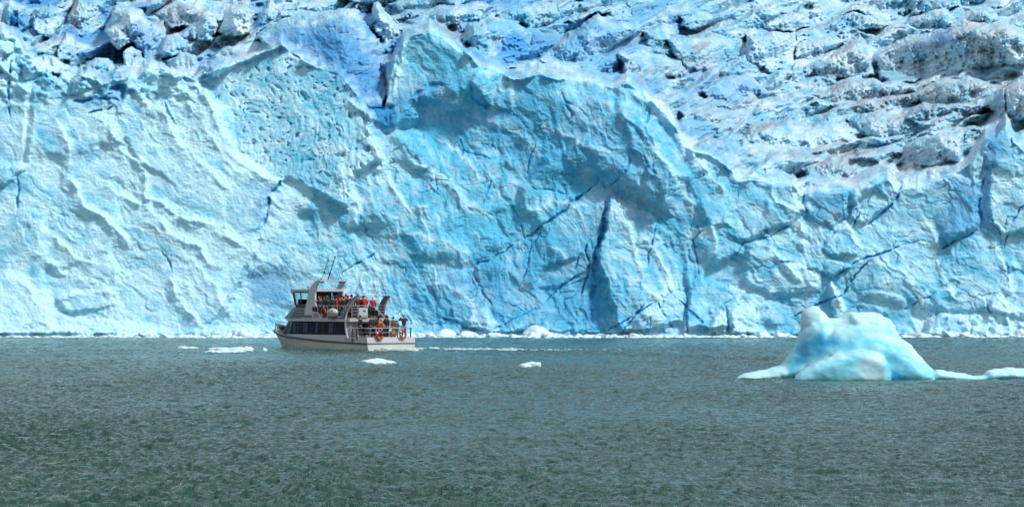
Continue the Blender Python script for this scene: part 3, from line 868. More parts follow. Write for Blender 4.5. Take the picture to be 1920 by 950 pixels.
# ------------------------------------------------------------------ lake
def build_lake():
    ys = [-60, -20, 5, 20, 32, 40, 45]
    y = 46.0
    while y < 296:
        ys.append(y); y *= 1.0012
    ys += [300, 320, 400]
    ys = np.array(ys)
    t = np.linspace(-0.20, 0.20, 1000)
    t = np.concatenate([np.linspace(-0.42, -0.2015, 140), t, np.linspace(0.2015, 0.42, 140)])
    ext = 0.42 + np.array([0.01, 0.03, 0.07, 0.15, 0.3, 0.7, 1.5, 4.0])
    ts = np.concatenate([-ext[::-1], t, ext])
    T, Y = np.meshgrid(ts, ys)
    X = T * np.maximum(Y, 40)
    sp = np.gradient(ys)[:, None] * np.ones_like(X)          # row spacing, short waves fade where it cannot carry them
    Z = np.zeros_like(X)
    wx = X + 0.5 * pnoise(X / 4, Y / 4, 201); wy = Y + 0.5 * pnoise(X / 4, Y / 4, 202)
    gust = 0.78 + 0.42 * pnoise(X / 26, Y / 60, 203) + 0.25 * pnoise(X / 9, Y / 20, 204)
    # steeper wash left by the boat
    d, s_, a_ = seg_dist(X, Y, [(-7, 214), (0, 204), (9, 193), (16, 179)])
    calm = 1 + 0.9 * np.exp(-(d / 1.8) ** 2)
    for i, (lam, amp, rot) in enumerate([(5.0, 0.05, 0.5), (2.3, 0.06, 0.2), (1.0, 0.07, -0.3), (0.46, 0.085, 0.35), (0.24, 0.062, 0.0)]):
        ca, sa = math.cos(rot), math.sin(rot)
        a = wx * ca + wy * sa; b = -wx * sa + wy * ca
        f = sstep(1.4, 2.6, lam / sp)
        n = pnoise(a / (lam * 1.5), b / (lam * 0.62), 210 + i)
        Z += f * amp * (1.3 * (1 - 2 * np.abs(n)) * 0.6 + 0.7 * pnoise(a / (lam * 1.4) + 31, b / (lam * 0.62), 230 + i))
    for i, (lx, ly, amp) in enumerate([(0.7, 2.0, 0.035), (0.33, 1.0, 0.034), (0.17, 0.5, 0.022)]):
        f = sstep(1.4, 2.6, ly / sp) * sstep(1.6, 3.0, lx / (np.abs(Y) * np.where(np.abs(T) > 0.201, 0.0015, 0.0004)))
        n = pnoise((wx + 0.25 * wy) / lx, wy / ly, 260 + i)
        Z += f * amp * (1.2 * (0.5 - np.abs(n)) + 0.6 * n)
    Z *= gust * calm * sstep(44, 47, Y)
    Z *= sstep(0.43, 0.40, np.abs(T))
    me = grid_mesh("lake", X, Y, Z)
    o = link_mesh("lake", me, lake_mat())
    tag(o, "grey green rippled lake water in front of the glacier", "lake", kind="structure")

def lake_mat():
    nt = NT("lake_water")
    p = nt.pos((1.0, 0.7, 1))
    b = nt.bump(nt.noise(p, 2.0, 6, 0.7, 0.4), 1.0, 0.20)
    b = nt.bump(nt.noise(nt.pos((2.4, 0.5, 1), (0, 0, R(12))), 1.3, 5, 0.7, 0.3), 1.0, 0.33, b)
    c = nt.mix(nt.ramp(nt.noise(nt.pos((1, 0.35, 1)), 0.06, 4, 0.6), [(0.35, 0.0), (0.7, 1.0)]), (0.024, 0.076, 0.055), (0.041, 0.104, 0.079))
    return nt.set(Base_Color=c, Roughness=0.03, IOR=1.33, Normal=b)

build_lake()
# ------------------------------------------------------------------ mesh builder
class MB:
    def __init__(self):
        self.bm = bmesh.new()
    def box(self, c, s, rot=None, bev=0.0):
        m = Matrix.Translation(c)
        if rot is not None:
            m = m @ rot
        m = m @ Matrix.Diagonal((s[0], s[1], s[2], 1))
        r = bmesh.ops.create_cube(self.bm, size=1.0, matrix=m)
        if bev > 0:
            es = list({e for v in r["verts"] for e in v.link_edges})
            bmesh.ops.bevel(self.bm, geom=es, offset=bev, segments=2, affect='EDGES', clamp_overlap=True)
        return self
    def tube(self, pts, r, n=7, closed=False):
        pts = [Vector(p) for p in pts]
        N = len(pts)
        rings = []
        up = Vector((0.123, 0.21, 0.97)).normalized()
        for i, p in enumerate(pts):
            a = pts[i - 1] if (i > 0 or closed) else p
            b = pts[(i + 1) % N] if (i < N - 1 or closed) else p
            d = (b - a).normalized()
            x = d.cross(up)
            if x.length < 1e-3:
                x = d.cross(Vector((1, 0, 0)))
            x.normalize(); y = d.cross(x)
            rr = r[i] if hasattr(r, "__len__") else r
            rings.append([self.bm.verts.new(p + rr * (math.cos(2 * math.pi * k / n) * x + math.sin(2 * math.pi * k / n) * y)) for k in range(n)])
        for i in range(N if closed else N - 1):
            A, B = rings[i], rings[(i + 1) % N]
            for k in range(n):
                self.bm.faces.new((A[k], A[(k + 1) % n], B[(k + 1) % n], B[k]))
        if not closed:
            self.bm.faces.new(rings[0][::-1]); self.bm.faces.new(rings[-1])
        return self
    def prism(self, poly, fa, fb):
        """a polygon of 2-D points, placed by fa and fb into its two end faces"""
        A = [self.bm.verts.new(fa(*p)) for p in poly]
        B = [self.bm.verts.new(fb(*p)) for p in poly]
        n = len(poly)
        self.bm.faces.new(A); self.bm.faces.new(B[::-1])
        for k in range(n):
            self.bm.faces.new((A[k], B[k], B[(k + 1) % n], A[(k + 1) % n]))
        return self
    def loft(self, rings, caps=True, closed=True):
        R_ = [[self.bm.verts.new(p) for p in r] for r in rings]
        n = len(R_[0])
        for a, b in zip(R_[:-1], R_[1:]):
            for k in range(n if closed else n - 1):
                self.bm.faces.new((a[k], a[(k + 1) % n], b[(k + 1) % n], b[k]))
        if caps:
            self.bm.faces.new(R_[0][::-1]); self.bm.faces.new(R_[-1])
        return self
    def ball(self, c, s, seg=12, rot=None):
        m = Matrix.Translation(c)
        if rot is not None:
            m = m @ rot
        m = m @ Matrix.Diagonal((s[0], s[1], s[2], 1))
        bmesh.ops.create_uvsphere(self.bm, u_segments=seg, v_segments=max(6, seg * 2 // 3), radius=1.0, matrix=m)
        return self
    def torus(self, c, R0, r, axis, n=20, m=8):
        q = Vector((0, 0, 1)).rotation_difference(Vector(axis))
        pts = [Vector(c) + q @ Vector((R0 * math.cos(2 * math.pi * k / n), R0 * math.sin(2 * math.pi * k / n), 0)) for k in range(n)]
        return self.tube(pts, r, m, closed=True)
    def build(self, name, mat, parent=None, smooth=False):
        bmesh.ops.recalc_face_normals(self.bm, faces=self.bm.faces)
        me = bpy.data.meshes.new(name)
        self.bm.to_mesh(me); self.bm.free()
        if smooth:
            for p in me.polygons: p.use_smooth = True
            try:
                me.set_sharp_from_angle(angle=R(42))
            except Exception:
                pass
        return link_mesh(name, me, mat, parent)

def paint(name, col, rough=0.5, wear=0.10, dirt=(0.25, 0.25, 0.22), scale=2.0, **kw):
    nt = NT(name)
    n = nt.noise(nt.pos(obj=True), scale, 6, 0.65)
    f = nt.ramp(n, [(0.45, 0.0), (0.75, 1.0)])
    c = nt.mix(nt.math('MULTIPLY', f, wear), col, dirt)
    return nt.set(Base_Color=c, Roughness=rough, **kw)

M = {}
M["hull_white"] = paint("hull_white_paint", (0.50, 0.51, 0.48), 0.35, 0.30, (0.34, 0.30, 0.23), 1.6)
M["white"] = paint("white_gelcoat", (0.40, 0.41, 0.43), 0.3, 0.15)
M["grey"] = paint("pale_grey_paint", (0.10, 0.11, 0.13), 0.45, 0.25)
M["rub"] = paint("black_rubber", (0.02, 0.022, 0.026), 0.6)
M["deck"] = paint("deck_paint", (0.30, 0.30, 0.30), 0.7, 0.3)
M["brown"] = paint("brown_lining", (0.055, 0.022, 0.016), 0.6)
M["dark"] = paint("dark_interior", (0.016, 0.012, 0.012), 0.7)
M["steel"] = paint("stainless_rail", (0.5, 0.5, 0.5), 0.35, 0.1, Metallic=0.3)
M["darksteel"] = paint("dark_painted_steel", (0.03, 0.032, 0.04), 0.5)
M["ring"] = paint("lifebuoy_orange", (0.27, 0.028, 0.009), 0.5, 0.4, (0.16, 0.03, 0.015), 6)
M["band"] = paint("lifebuoy_band", (0.66, 0.62, 0.58), 0.5)
M["rope"] = paint("rope", (0.5, 0.47, 0.42), 0.8)
M["sign"] = paint("sign_blue", (0.012, 0.03, 0.075), 0.4)
M["signmark"] = paint("sign_mark", (0.30, 0.42, 0.45), 0.5)
M["curtain"] = paint("pale_curtain", (0.025, 0.050, 0.10), 0.8)
M["wood"] = paint("dark_wood", (0.05, 0.025, 0.018), 0.5)
def glass_mat():
    nt = NT("dark_tinted_glass")
    n = nt.noise(nt.pos((1.2, 1.2, 0.8), obj=True), 1.5, 3)
    c = nt.mix(nt.ramp(n, [(0.4, 0.0), (0.65, 1.0)]), (0.004, 0.004, 0.007), (0.005, 0.012, 0.034))
    return nt.set(Base_Color=c, Roughness=0.15, IOR=1.4, Specular_IOR_Level=0.07)
M["glass"] = glass_mat()
def clear_mat():
    nt = NT("clear_glass")
    return nt.set(Base_Color=(0.62, 0.72, 0.75), Roughness=0.03, IOR=1.02, Transmission_Weight=1.0)
M["clear"] = clear_mat()

# ------------------------------------------------------------------ the tour boat: x forward from the transom, y to port, z up from the water
BD = 216.0
bp = px(734, 657, BD)
boat = empty("tour_boat", (bp.x, BD, 0), R(130))
boat.scale = (1.075, 1, 1)
tag(boat, "white two deck tour boat crowded with passengers sailing towards the glacier", "boat")

def tofs(s, tab):
    return float(np.interp(s, [a for a, b in tab], [b for a, b in tab]))
BEAM = [(0, 2.32), (2, 2.4), (7, 2.42), (9.5, 2.25), (11.5, 1.75), (13, 1.05), (13.9, 0.42), (14.2, 0.10)]
GUN = [(0, 0.57), (5.4, 0.73), (10, 1.0), (12.5, 1.27), (14.2, 1.52)]
SS = [0, 0.5, 2, 4, 6, 7.5, 9, 10.2, 11.2, 12, 12.7, 13.3, 13.8, 14.2]
# hull
m = MB()
rings = []
for s in SS:
    b, g = tofs(s, BEAM), tofs(s, GUN)
    fl = 1 - 0.55 * max(0, (s - 8) / 6.2) ** 1.5          # flare towards the bow
    bw = b * (0.93 * fl if s > 8 else 0.95)
    rake = -0.9 * max(0, (s - 11) / 3.2)
    ring = []
    for sgn in (1, -1):
        half = [(s, b, g), (s + 0.02 * rake, b * 0.99, g - 0.10), (s + rake * 0.55, (b + bw) / 2, g * 0.45), (s + rake, bw, 0.0), (s + rake * 1.15, bw * 0.72, -0.45), (s + rake * 1.2, 0.0, -0.75)]
        half = [(x, sgn * y, z) for x, y, z in half]
        ring += half if sgn > 0 else half[-2::-1]
    rings.append(ring)
m.loft(rings, caps=True, closed=True)
hull = m.build("hull", M["hull_white"], boat, True)
# rub rail, one each side
for sgn in (1, -1):
    MB().tube([(s + 0.02, sgn * (tofs(s, BEAM) + 0.03), tofs(s, GUN) - 0.05) for s in np.linspace(0.0, 14.15, 40)], 0.055, 6).build("rub_rail", M["rub"], hull)
MB().tube([(-0.04, y, 0.56) for y in np.linspace(-2.3, 2.3, 6)], 0.035, 6).build("rub_rail", M["grey"], hull)
# deck sheet
m = MB()
m.loft([[(s, sg * (tofs(s, BEAM) - 0.05), tofs(s, GUN) + 0.012) for sg in (1, -1)] for s in SS], caps=False, closed=False)
m.build("deck", M["deck"], boat)
# raised stern bulwark with a sloping front end each side
m = MB()
def bul(pts, y0, y1):
    m.prism(pts, lambda s, z: Vector((s, y0, z)), lambda s, z: Vector((s, y1, z)))
for sg in (1, -1):
    bul([(0.10, 0.59), (1.55, 0.62), (0.95, 1.03), (0.16, 1.03)], sg * 2.30, sg * 2.16)
m.prism([(-0.02, 0.58), (0.14, 0.58), (0.20, 1.03), (0.08, 1.03)], lambda s, z: Vector((s, -2.31, z)), lambda s, z: Vector((s, 2.31, z)))
m.build("stern_bulwark", M["white"], boat)
MB().box((1.6, 0, 0.80), (2.9, 4.2, 0.30)).build("aft_deck", M["deck"], boat)
# bow bulwark and rail
m = MB()
for sg in (1, -1):
    m.loft([[(s, sg * (tofs(s, BEAM) - 0.02), tofs(s, GUN) + 0.01), (s + 0.05 * h, sg * (tofs(s, BEAM) - 0.06), tofs(s, GUN) + h)] for s, h in ((11.6, 0.04), (12.4, 0.16), (13.2, 0.30), (13.8, 0.40), (14.25, 0.46))], caps=False, closed=False)
m.build("bow_bulwark", M["white"], boat)
m = MB()
for sg in (1, -1):
    m.tube([(s, sg * max(0.03, tofs(s, BEAM) - 0.10), tofs(s, GUN) + 0.62) for s in (10.5, 11.5, 12.4, 13.2, 13.8, 14.25)], 0.022, 6)
    for s in (10.5, 11.9, 13.0, 14.0):
        m.tube([(s, sg * max(0.03, tofs(s, BEAM) - 0.10), tofs(s, GUN)), (s, sg * max(0.03, tofs(s, BEAM) - 0.10), tofs(s, GUN) + 0.62)], 0.018, 6)
m.build("bow_rail", M["darksteel"], boat)
m = MB()
m.box((13.3, 0, 1.62), (0.5, 0.35, 0.35), bev=0.05).tube([(13.3, -0.32, 1.66), (13.3, 0.32, 1.66)], 0.10, 8)
m.build("anchor_winch", M["darksteel"], boat)

# lower cabin
CW = [(3.0, 1.92), (8.5, 1.92), (10.5, 1.62), (12.0, 1.12), (12.7, 0.72)]
CS = [3.0, 4.5, 6, 7.5, 8.5, 9.5, 10.5, 11.3, 12.0, 12.7]
def band(z0, z1, r0, r1, inset0, inset1, s1=12.7):
    """a ring of the cabin side between two heights; r0, r1 pull the front back"""
    out = []
    for z, rk, ins in ((z0, r0, inset0), (z1, r1, inset1)):
        L = [(s - rk * max(0, (s - 9) / 3.7), tofs(s, CW) - ins, z) for s in CS]
        out.append(L + [(x, -y, zz) for x, y, zz in L[::-1]])
    return out
a, b = band(0.60, 1.17, 0.0, 0.10, 0, 0.0)
m = MB(); m.loft([a, b]); cabin = m.build("cabin", M["white"], boat)
a, b = band(1.168, 2.20, 0.10, 0.85, 0.012, 0.10)
m = MB(); m.loft([a, b]); band_o = m.build("window_band", M["glass"], cabin)
# mullions and half drawn curtains seen in the band
for s in (11.3, 10.3, 8.9, 7.4, 5.9, 4.4, 3.25):
    y0, y1 = tofs(s, CW) + 0.004, tofs(s, CW) - 0.084
    for sg in (1, -1):
        m = MB()
        rk0, rk1 = 0.10 * max(0, (s - 9) / 3.7), 0.85 * max(0, (s - 9) / 3.7)
        m.loft([[(s - rk0 - 0.04, sg * y0, 1.18), (s - rk0 + 0.04, sg * y0, 1.18), (s - rk0 + 0.04, sg * (y0 - 0.03), 1.18), (s - rk0 - 0.04, sg * (y0 - 0.03), 1.18)],
                [(s - rk1 - 0.04, sg * y1, 2.19), (s - rk1 + 0.04, sg * y1, 2.19), (s - rk1 + 0.04, sg * (y1 - 0.03), 2.19), (s - rk1 - 0.04, sg * (y1 - 0.03), 2.19)]])
        m.build("mullion", M["dark"], band_o)
for s in (9.6, 8.15, 7.9, 6.6, 5.0, 4.75):
    m = MB()
    y0, y1 = tofs(s, CW) + 0.0035, tofs(s, CW) - 0.070
    m.loft([[(s - 0.17, y0, 1.32), (s + 0.15, y0, 1.32), (s + 0.15, y0 - 0.02, 1.32), (s - 0.17, y0 - 0.02, 1.32)],
            [(s - 0.10, y1, 2.08), (s + 0.17, y1, 2.08), (s + 0.17, y1 - 0.02, 2.08), (s - 0.10, y1 - 0.02, 2.08)]])
    m.build("curtain", M["curtain"], band_o)
# cabin roof slab = upper deck
m = MB()
L = [(s - 0.80 * max(0, (s - 9) / 3.7) + (0.1 if s > 12 else 0), tofs(s, CW) + 0.02) for s in CS]
L[0] = (2.55, L[0][1])
P = L + [(x, -y) for x, y in L[::-1]]
m.prism(P, lambda x, y: Vector((x, y, 2.203)), lambda x, y: Vector((x, y, 2.40)))
m.build("upper_deck", M["white"], boat)
m = MB(); m.box((5.6, 0, 2.44), (5.9, 3.7, 0.07)); m.build("upper_deck_floor", M["deck"], boat)

# cabin aft bulkhead, doorway, steps
m = MB()
m.box((2.985, 1.35, 1.40), (0.05, 1.10, 1.60)).box((2.985, -1.40, 1.40), (0.05, 1.0, 1.60)).box((2.985, 0.1, 2.12), (0.05, 1.5, 0.16))
m.build("aft_bulkhead", M["white"], boat)
m = MB(); m.box((3.02, 0.1, 1.45), (0.03, 1.6, 1.3)); dr = m.build("aft_door", M["dark"], boat)
m = MB(); m.box((3.0, -0.05, 1.72), (0.02, 0.42, 0.5)); m.build("door_window", M["curtain"], dr)
m = MB()
for k in range(5):
    m.box((2.62, 1.45, 0.98 + 0.19 * k), (0.22 + 0.04 * (4 - k), 0.62, 0.045))
for y in (1.12, 1.78):
    m.box((2.74, y, 1.40), (0.30, 0.035, 0.98))
m.build("steps", M["white"], boat)
m = MB()
for a_, b_ in (((2.45, -0.35, 3.35), (0.95, -1.05, 1.75)), ((2.55, -0.75, 2.48), (1.3, -1.25, 1.0)), ((2.55, -0.15, 2.48), (1.3, -0.65, 1.0))):
    m.tube([a_, b_], 0.03, 6)
for k in range(6):
    f = k / 5.5
    m.box((2.55 - 1.25 * f, -0.45 - 0.5 * f, 2.44 - 1.45 * f), (0.16, 0.52, 0.03))
m.build("companion_ladder", M["steel"], boat)

# raised trunk under the wheelhouse
m = MB()
def trunk_ring(z, front, half, aft=7.3):
    L = [(aft, half), (front - 1.5, half), (front - 0.3, half * 0.72), (front, half * 0.45)]
    return [(x, y, z) for x, y in L] + [(x, -y, z) for x, y in L[::-1]]
m.loft([trunk_ring(2.402, 11.9, 1.72), trunk_ring(3.26, 11.0, 1.34)])
trunk = m.build("trunk_cabin", M["grey"], boat)
m = MB()
for k in range(3):
    z = 2.62 + 0.20 * k; f = (z - 2.402) / 0.858
    y = 1.72 - 0.38 * f + 0.012
    for sg in (1, -1):
        m.box((9.0 - 0.3 * f, sg * y, z), (2.6, 0.03, 0.035))
m.build("side_louvre", M["darksteel"], trunk)

# wheelhouse: corner posts, lower panel, windows, roof
m = MB()
def wr(z, front, aft, half):
    return [(aft, half, z), (front - 0.35, half, z), (front, half * 0.75, z), (front, -half * 0.75, z), (front - 0.35, -half, z), (aft, -half, z)]
m.loft([wr(3.255, 10.45, 8.1, 1.22), wr(3.50, 10.52, 8.1, 1.22)])
wheel = m.build("wheelhouse", M["brown"], boat)
m = MB()
bot, top = wr(3.50, 10.52, 8.1, 1.20), wr(4.50, 10.82, 8.1, 1.20)
for i in (1, 2, 3, 4):
    a_, b_ = Vector(bot[i]), Vector(top[i]); MB().tube([a_, b_], 0.075, 6).build("window_post", M["darksteel"], wheel)
for sg in (1, -1):
    MB().tube([(9.45, sg * 1.2, 3.5), (9.5, sg * 1.2, 4.5)], 0.05, 6).build("window_post", M["darksteel"], wheel)
    MB().box((8.32, sg * 1.2, 4.0), (0.5, 0.06, 1.0)).build("rear_panel", M["darksteel"], wheel)
    MB().box((9.4, sg * 1.2, 4.47), (2.7, 0.07, 0.09)).build("window_header", M["darksteel"], wheel)
for sg in (1, -1):
    for s0, s1 in ((8.58, 9.42), (9.50, 10.16)):
        m = MB(); m.loft([[(s0, sg * 1.205, 3.51), (s1, sg * 1.205, 3.51), (s1, sg * 1.19, 3.51), (s0, sg * 1.19, 3.51)],
                          [(s0, sg * 1.205, 4.49), (s1 + 0.25 * (s0 > 9), sg * 1.205, 4.49), (s1 + 0.25 * (s0 > 9), sg * 1.19, 4.49), (s0, sg * 1.19, 4.49)]])
        m.build("window_pane", M["clear"], wheel)
m = MB(); m.box((9.9, 0.2, 3.72), (0.5, 1.6, 0.42), bev=0.04); m.build("helm_console", M["dark"], wheel)
m = MB(); m.tube([(9.45, 0.25, 3.25), (9.45, 0.25, 3.7)], 0.05).box((9.4, 0.25, 3.75), (0.45, 0.5, 0.1), bev=0.03).box((9.2, 0.25, 4.05), (0.1, 0.5, 0.55), bev=0.03)
m.build("helm_chair", M["dark"], wheel)
m = MB(); m.box((8.12, 0.25, 3.95), (0.05, 1.9, 1.1)); m.build("rear_shade_panel", M["dark"], wheel)  # dark sheet put in for the shaded wheelhouse interior
m = MB()
P = [(7.35, 1.32), (10.6, 1.32), (11.0, 0.95), (11.0, -0.95), (10.6, -1.32), (7.35, -1.32)]
m.prism(P, lambda x, y: Vector((x, y, 4.535)), lambda x, y: Vector((x, y, 4.72)))
roof = m.build("wheelhouse_roof", M["white"], boat)
m = MB(); m.box((8.9, 0, 4.515), (3.0, 2.45, 0.03)); m.build("roof_lining", M["brown"], roof)
m = MB(); m.tube([(9.7, 0.3, 4.72), (9.7, 0.3, 4.86)], 0.04).ball((9.7, 0.3, 4.93), (0.17, 0.14, 0.12)); m.build("searchlight", M["white"], roof)

# radar arch
m = MB()
ARC = [(8.55, 3.0), (8.35, 3.9), (8.25, 4.55), (7.95, 5.05), (7.45, 5.36), (6.95, 5.42), (6.95, 5.32), (7.25, 5.20), (7.42, 4.85), (7.46, 4.3), (7.35, 3.6), (7.1, 2.95), (7.0, 2.45), (8.55, 2.45)]
def ty(z): return 1.62 - 0.10 * (z - 2.4)
for sg in (1, -1):
    m.prism(ARC, lambda s, z: Vector((s, sg * ty(z), z)), lambda s, z: Vector((s, sg * (ty(z) - 0.16), z)))
yt = ty(5.4) - 0.02
m.prism([(6.93, 5.325), (7.30, 5.30), (7.55, 5.36), (7.3, 5.45), (6.93, 5.44)], lambda s, z: Vector((s, yt, z)), lambda s, z: Vector((s, -yt, z)))
arch = m.build("radar_arch", M["white"], boat)
for y in (0.9, -0.85):
    MB().box((7.2, y, 5.25), (0.16, 0.22, 0.09), bev=0.02).build("arch_lamp", M["darksteel"], arch)
m = MB(); m.ball((7.2, 0.95, 5.53), (0.16, 0.16, 0.10)); m.build("antenna_dome", M["white"], arch)
# mast: two raked legs and two rungs with lamps
m = MB()
def mastpt(y, z): return Vector((7.15 - 0.28 * (z - 5.42), y, z))
m.tube([mastpt(0.40, 5.44), mastpt(0.10, 7.22)], [0.05, 0.03], 6)
m.tube([mastpt(1.05, 5.44), mastpt(0.72, 6.98)], 0.022, 6)
m.tube([mastpt(0.86, 5.95), mastpt(0.30, 5.95)], 0.03, 6).tube([mastpt(0.72, 6.90), mastpt(0.14, 6.92)], 0.03, 6)
m.tube([mastpt(0.40, 5.44), mastpt(0.10, 5.44) + Vector((0.3, 0, 0))], 0.03, 6)
mast = m.build("mast", M["darksteel"], arch)
for p in ((0.86, 6.02), (0.72, 7.0), (0.10, 7.24)):
    MB().tube([mastpt(p[0], p[1] - 0.07), mastpt(p[0], p[1] + 0.09)], [0.06, 0.045], 8).build("mast_lamp", M["darksteel"], mast)
for y in (-0.35, -0.55):
    MB().tube([(7.1, y, 5.42), (6.75, y - 0.25, 6.9)], [0.014, 0.006], 5).build("whip_antenna", M["grey"], arch)

# upper side coaming, grille, rails
m = MB()
for sg in (1, -1):
    m.prism([(3.0, 2.41), (7.2, 2.41), (7.2, 2.98), (6.6, 2.92), (6.1, 2.66), (4.4, 2.62), (3.6, 2.62)], lambda s, z: Vector((s, sg * 1.90, z)), lambda s, z: Vector((s, sg * 1.80, z)))
coam = m.build("side_coaming", M["white"], boat)
m = MB()
for k in range(5):
    m.box((6.45 + 0.13 * k, 1.905, 2.66), (0.05, 0.02, 0.36))
m.build("side_grille", M["grey"], coam)
m = MB()
for sg in (1, -1):
    m.tube([(7.2, sg * 1.78, 3.44), (3.4, sg * 1.80, 3.44), (2.62, sg * 1.72, 3.44)], 0.022, 6)
    m.tube([(6.2, sg * 1.80, 2.98), (3.4, sg * 1.80, 2.98), (2.62, sg * 1.72, 2.98)], 0.014, 6)
    for s in (6.6, 5.4, 4.2, 3.2):
        m.tube([(s, sg * 1.80, 2.5), (s, sg * 1.80, 3.44)], 0.018, 6)
m.tube([(2.60, 1.72, 3.44), (2.60, 0.2, 3.44)], 0.022, 6).tube([(2.60, -0.9, 3.44), (2.60, -1.72, 3.44)], 0.022, 6)
for z in (2.75, 3.0, 3.22):
    m.tube([(2.60, 1.72, z), (2.60, 1.1, z)], 0.012, 6).tube([(2.60, -0.9, z), (2.60, -1.72, z)], 0.012, 6)
for y in (1.70, 1.15, 0.2, -0.9, -1.70):
    m.tube([(2.60, y, 2.4), (2.60, y, 3.44)], 0.018, 6)
m.build("upper_rail", M["steel"], boat)
m = MB(); m.box((2.70, 0.68, 2.88), (0.45, 0.92, 0.80), bev=0.05); lk = m.build("deck_locker", M["white"], boat)
m = MB(); m.box((2.468, 0.60, 3.02), (0.015, 0.26, 0.09)); m.build("locker_plate", M["dark"], lk)
m = MB(); m.box((2.468, 0.68, 2.62), (0.012, 0.92, 0.02)); m.build("locker_lid_seam", M["grey"], lk)

# aft wings with a cross bar
def wy_(z): return 1.92 - 0.24 * (z - 2.4)
WING = [(1.92, 4.22), (2.45, 4.20), (3.0, 3.85), (3.45, 3.40), (3.9, 2.75), (4.1, 2.41), (3.05, 2.41), (3.05, 2.9), (2.72, 3.55), (2.3, 3.95)]
for sg in (1, -1):
    m = MB()
    m.prism(WING, lambda s, z: Vector((s, sg * wy_(z), z)), lambda s, z: Vector((s, sg * (wy_(z) - 0.09), z)))
    wg = m.build("aft_wing", M["grey"], boat)
    m = MB()
    C_ = [(1.90, 4.23), (2.28, 3.96), (2.70, 3.56), (3.02, 2.92), (3.06, 2.40), (3.02, 1.85), (2.86, 1.25), (2.62, 0.62)]
    m.tube([(s, sg * min(1.97, wy_(z) if z > 2.4 else 1.93 + 0.06 * (2.4 - z)), z) for s, z in C_], [0.07] * 5 + [0.08, 0.09, 0.09], 8)
    m.build("wing_frame", M["white"], wg)
    if sg > 0:
        m = MB(); m.prism([(3.22, 2.50), (3.78, 2.50), (3.70, 3.12), (3.22, 3.12)], lambda s, z: Vector((s, wy_(z) + 0.006, z)), lambda s, z: Vector((s, wy_(z) + 0.024, z)))
        sg_o = m.build("notice", M["sign"], wg)
        m = MB()
        # a pale ring shaped mark above a line, as on the dark blue notice
        m.tube([(3.50 + 0.10 * math.cos(t), wy_(2.86 + 0.13 * math.sin(t)) + 0.028, 2.86 + 0.13 * math.sin(t)) for t in np.linspace(0, math.pi, 9)], 0.022, 5)
        m.tube([(3.60, wy_(2.70) + 0.028, 2.70), (3.60, wy_(2.86) + 0.028, 2.86)], 0.022, 5).tube([(3.40, wy_(2.70) + 0.028, 2.70), (3.40, wy_(2.86) + 0.028, 2.86)], 0.022, 5)
        m.box((3.50, wy_(2.64) + 0.028, 2.64), (0.34, 0.012, 0.04))
        m.build("notice_mark", M["signmark"], sg_o)
MB().tube([(1.95, wy_(4.22) - 0.05, 4.22), (1.95, -wy_(4.22) + 0.05, 4.22)], 0.032, 6).build("wing_crossbar", M["steel"], boat)
MB().box((1.95, -0.85, 4.14), (0.1, 0.16, 0.10), bev=0.02).build("stern_lamp", M["darksteel"], boat)

# stern rail
m = MB()
y_ = 2.12
m.tube([(2.6, y_, 1.72), (0.30, y_, 1.72), (0.14, y_ - 0.16, 1.72), (0.14, -y_, 1.74)], 0.026, 7)
m.tube([(2.6, y_, 1.38), (0.30, y_, 1.38), (0.14, y_ - 0.16, 1.38), (0.14, -y_, 1.38)], 0.014, 6)
for y in (1.95, 1.1, 0.1, -1.0):
    m.tube([(0.14, y, 0.98), (0.14, y, 1.72)], 0.02, 6)
m.build("stern_rail", M["steel"], boat)
for c_, d_ in (((2.0, y_, 1.16), (0.09, 0.06, 1.12)), ((1.45, y_, 1.16), (0.09, 0.06, 1.12)), ((0.14, -1.98, 1.38), (0.07, 0.07, 0.76))):
    MB().box(c_, d_).build("rail_post", M["darksteel"], boat)
# added dark benches and panels standing in for shade on the upper deck
for sg in (1, -1):
    MB().box((6.0, sg * 1.30, 2.66), (3.2, 0.42, 0.36), bev=0.03).box((6.0, sg * 1.55, 3.02), (3.2, 0.07, 0.62), bev=0.02).build("bench", M["dark"], boat)
    MB().box((5.3, sg * 1.795, 2.86), (3.4, 0.012, 0.44)).build("shade_panel", M["dark"], boat)
MB().box((2.66, 1.38, 2.86), (0.02, 0.62, 0.70)).build("shade_panel", M["dark"], boat)
MB().box((2.2, -1.45, 1.22), (1.2, 0.5, 0.45), bev=0.03).build("aft_bench", M["dark"], boat)

def b2w(p):
    return boat.matrix_basis @ Vector(p)
RZ = R(130)
# ---- things hung on or standing on the boat
def lifebuoy(c, axis, label):
    o = empty("lifebuoy", b2w(c), RZ)
    tag(o, label, "lifebuoy", "lifebuoys hung on the tour boat rails")
    MB().torus((0, 0, 0), 0.285, 0.085, axis, 24, 10).build("ring", M["ring"], o, True)
    ax = Vector(axis)
    q = Vector((0, 0, 1)).rotation_difference(ax)
    for k in range(4):
        a = math.pi / 4 + k * math.pi / 2
        ctr = q @ Vector((0.285 * math.cos(a), 0.285 * math.sin(a), 0))
        tg = q @ Vector((-math.sin(a), math.cos(a), 0))
        MB().tube([ctr - tg * 0.035, ctr + tg * 0.035], 0.089, 10).build("reflective_band", M["ring" if k else "band"], o)
    z = -0.30
    MB().tube([(-0.09 if axis[0] else 0.1, 0.10, -0.12), (-0.11 if axis[0] else 0.1, 0.0, -0.38), (-0.11 if axis[0] else 0.1, -0.16, -0.44), (-0.1 if axis[0] else 0.1, -0.28, -0.28)], 0.012, 5).build("grab_line", M["rope"], o)
    MB().tube([(0, 0, 0.28), (0.08 if axis[0] else 0, 0 if axis[0] else -0.05, 0.58)], 0.02, 5).build("hanging_strap", M["rope"], o)
    return o
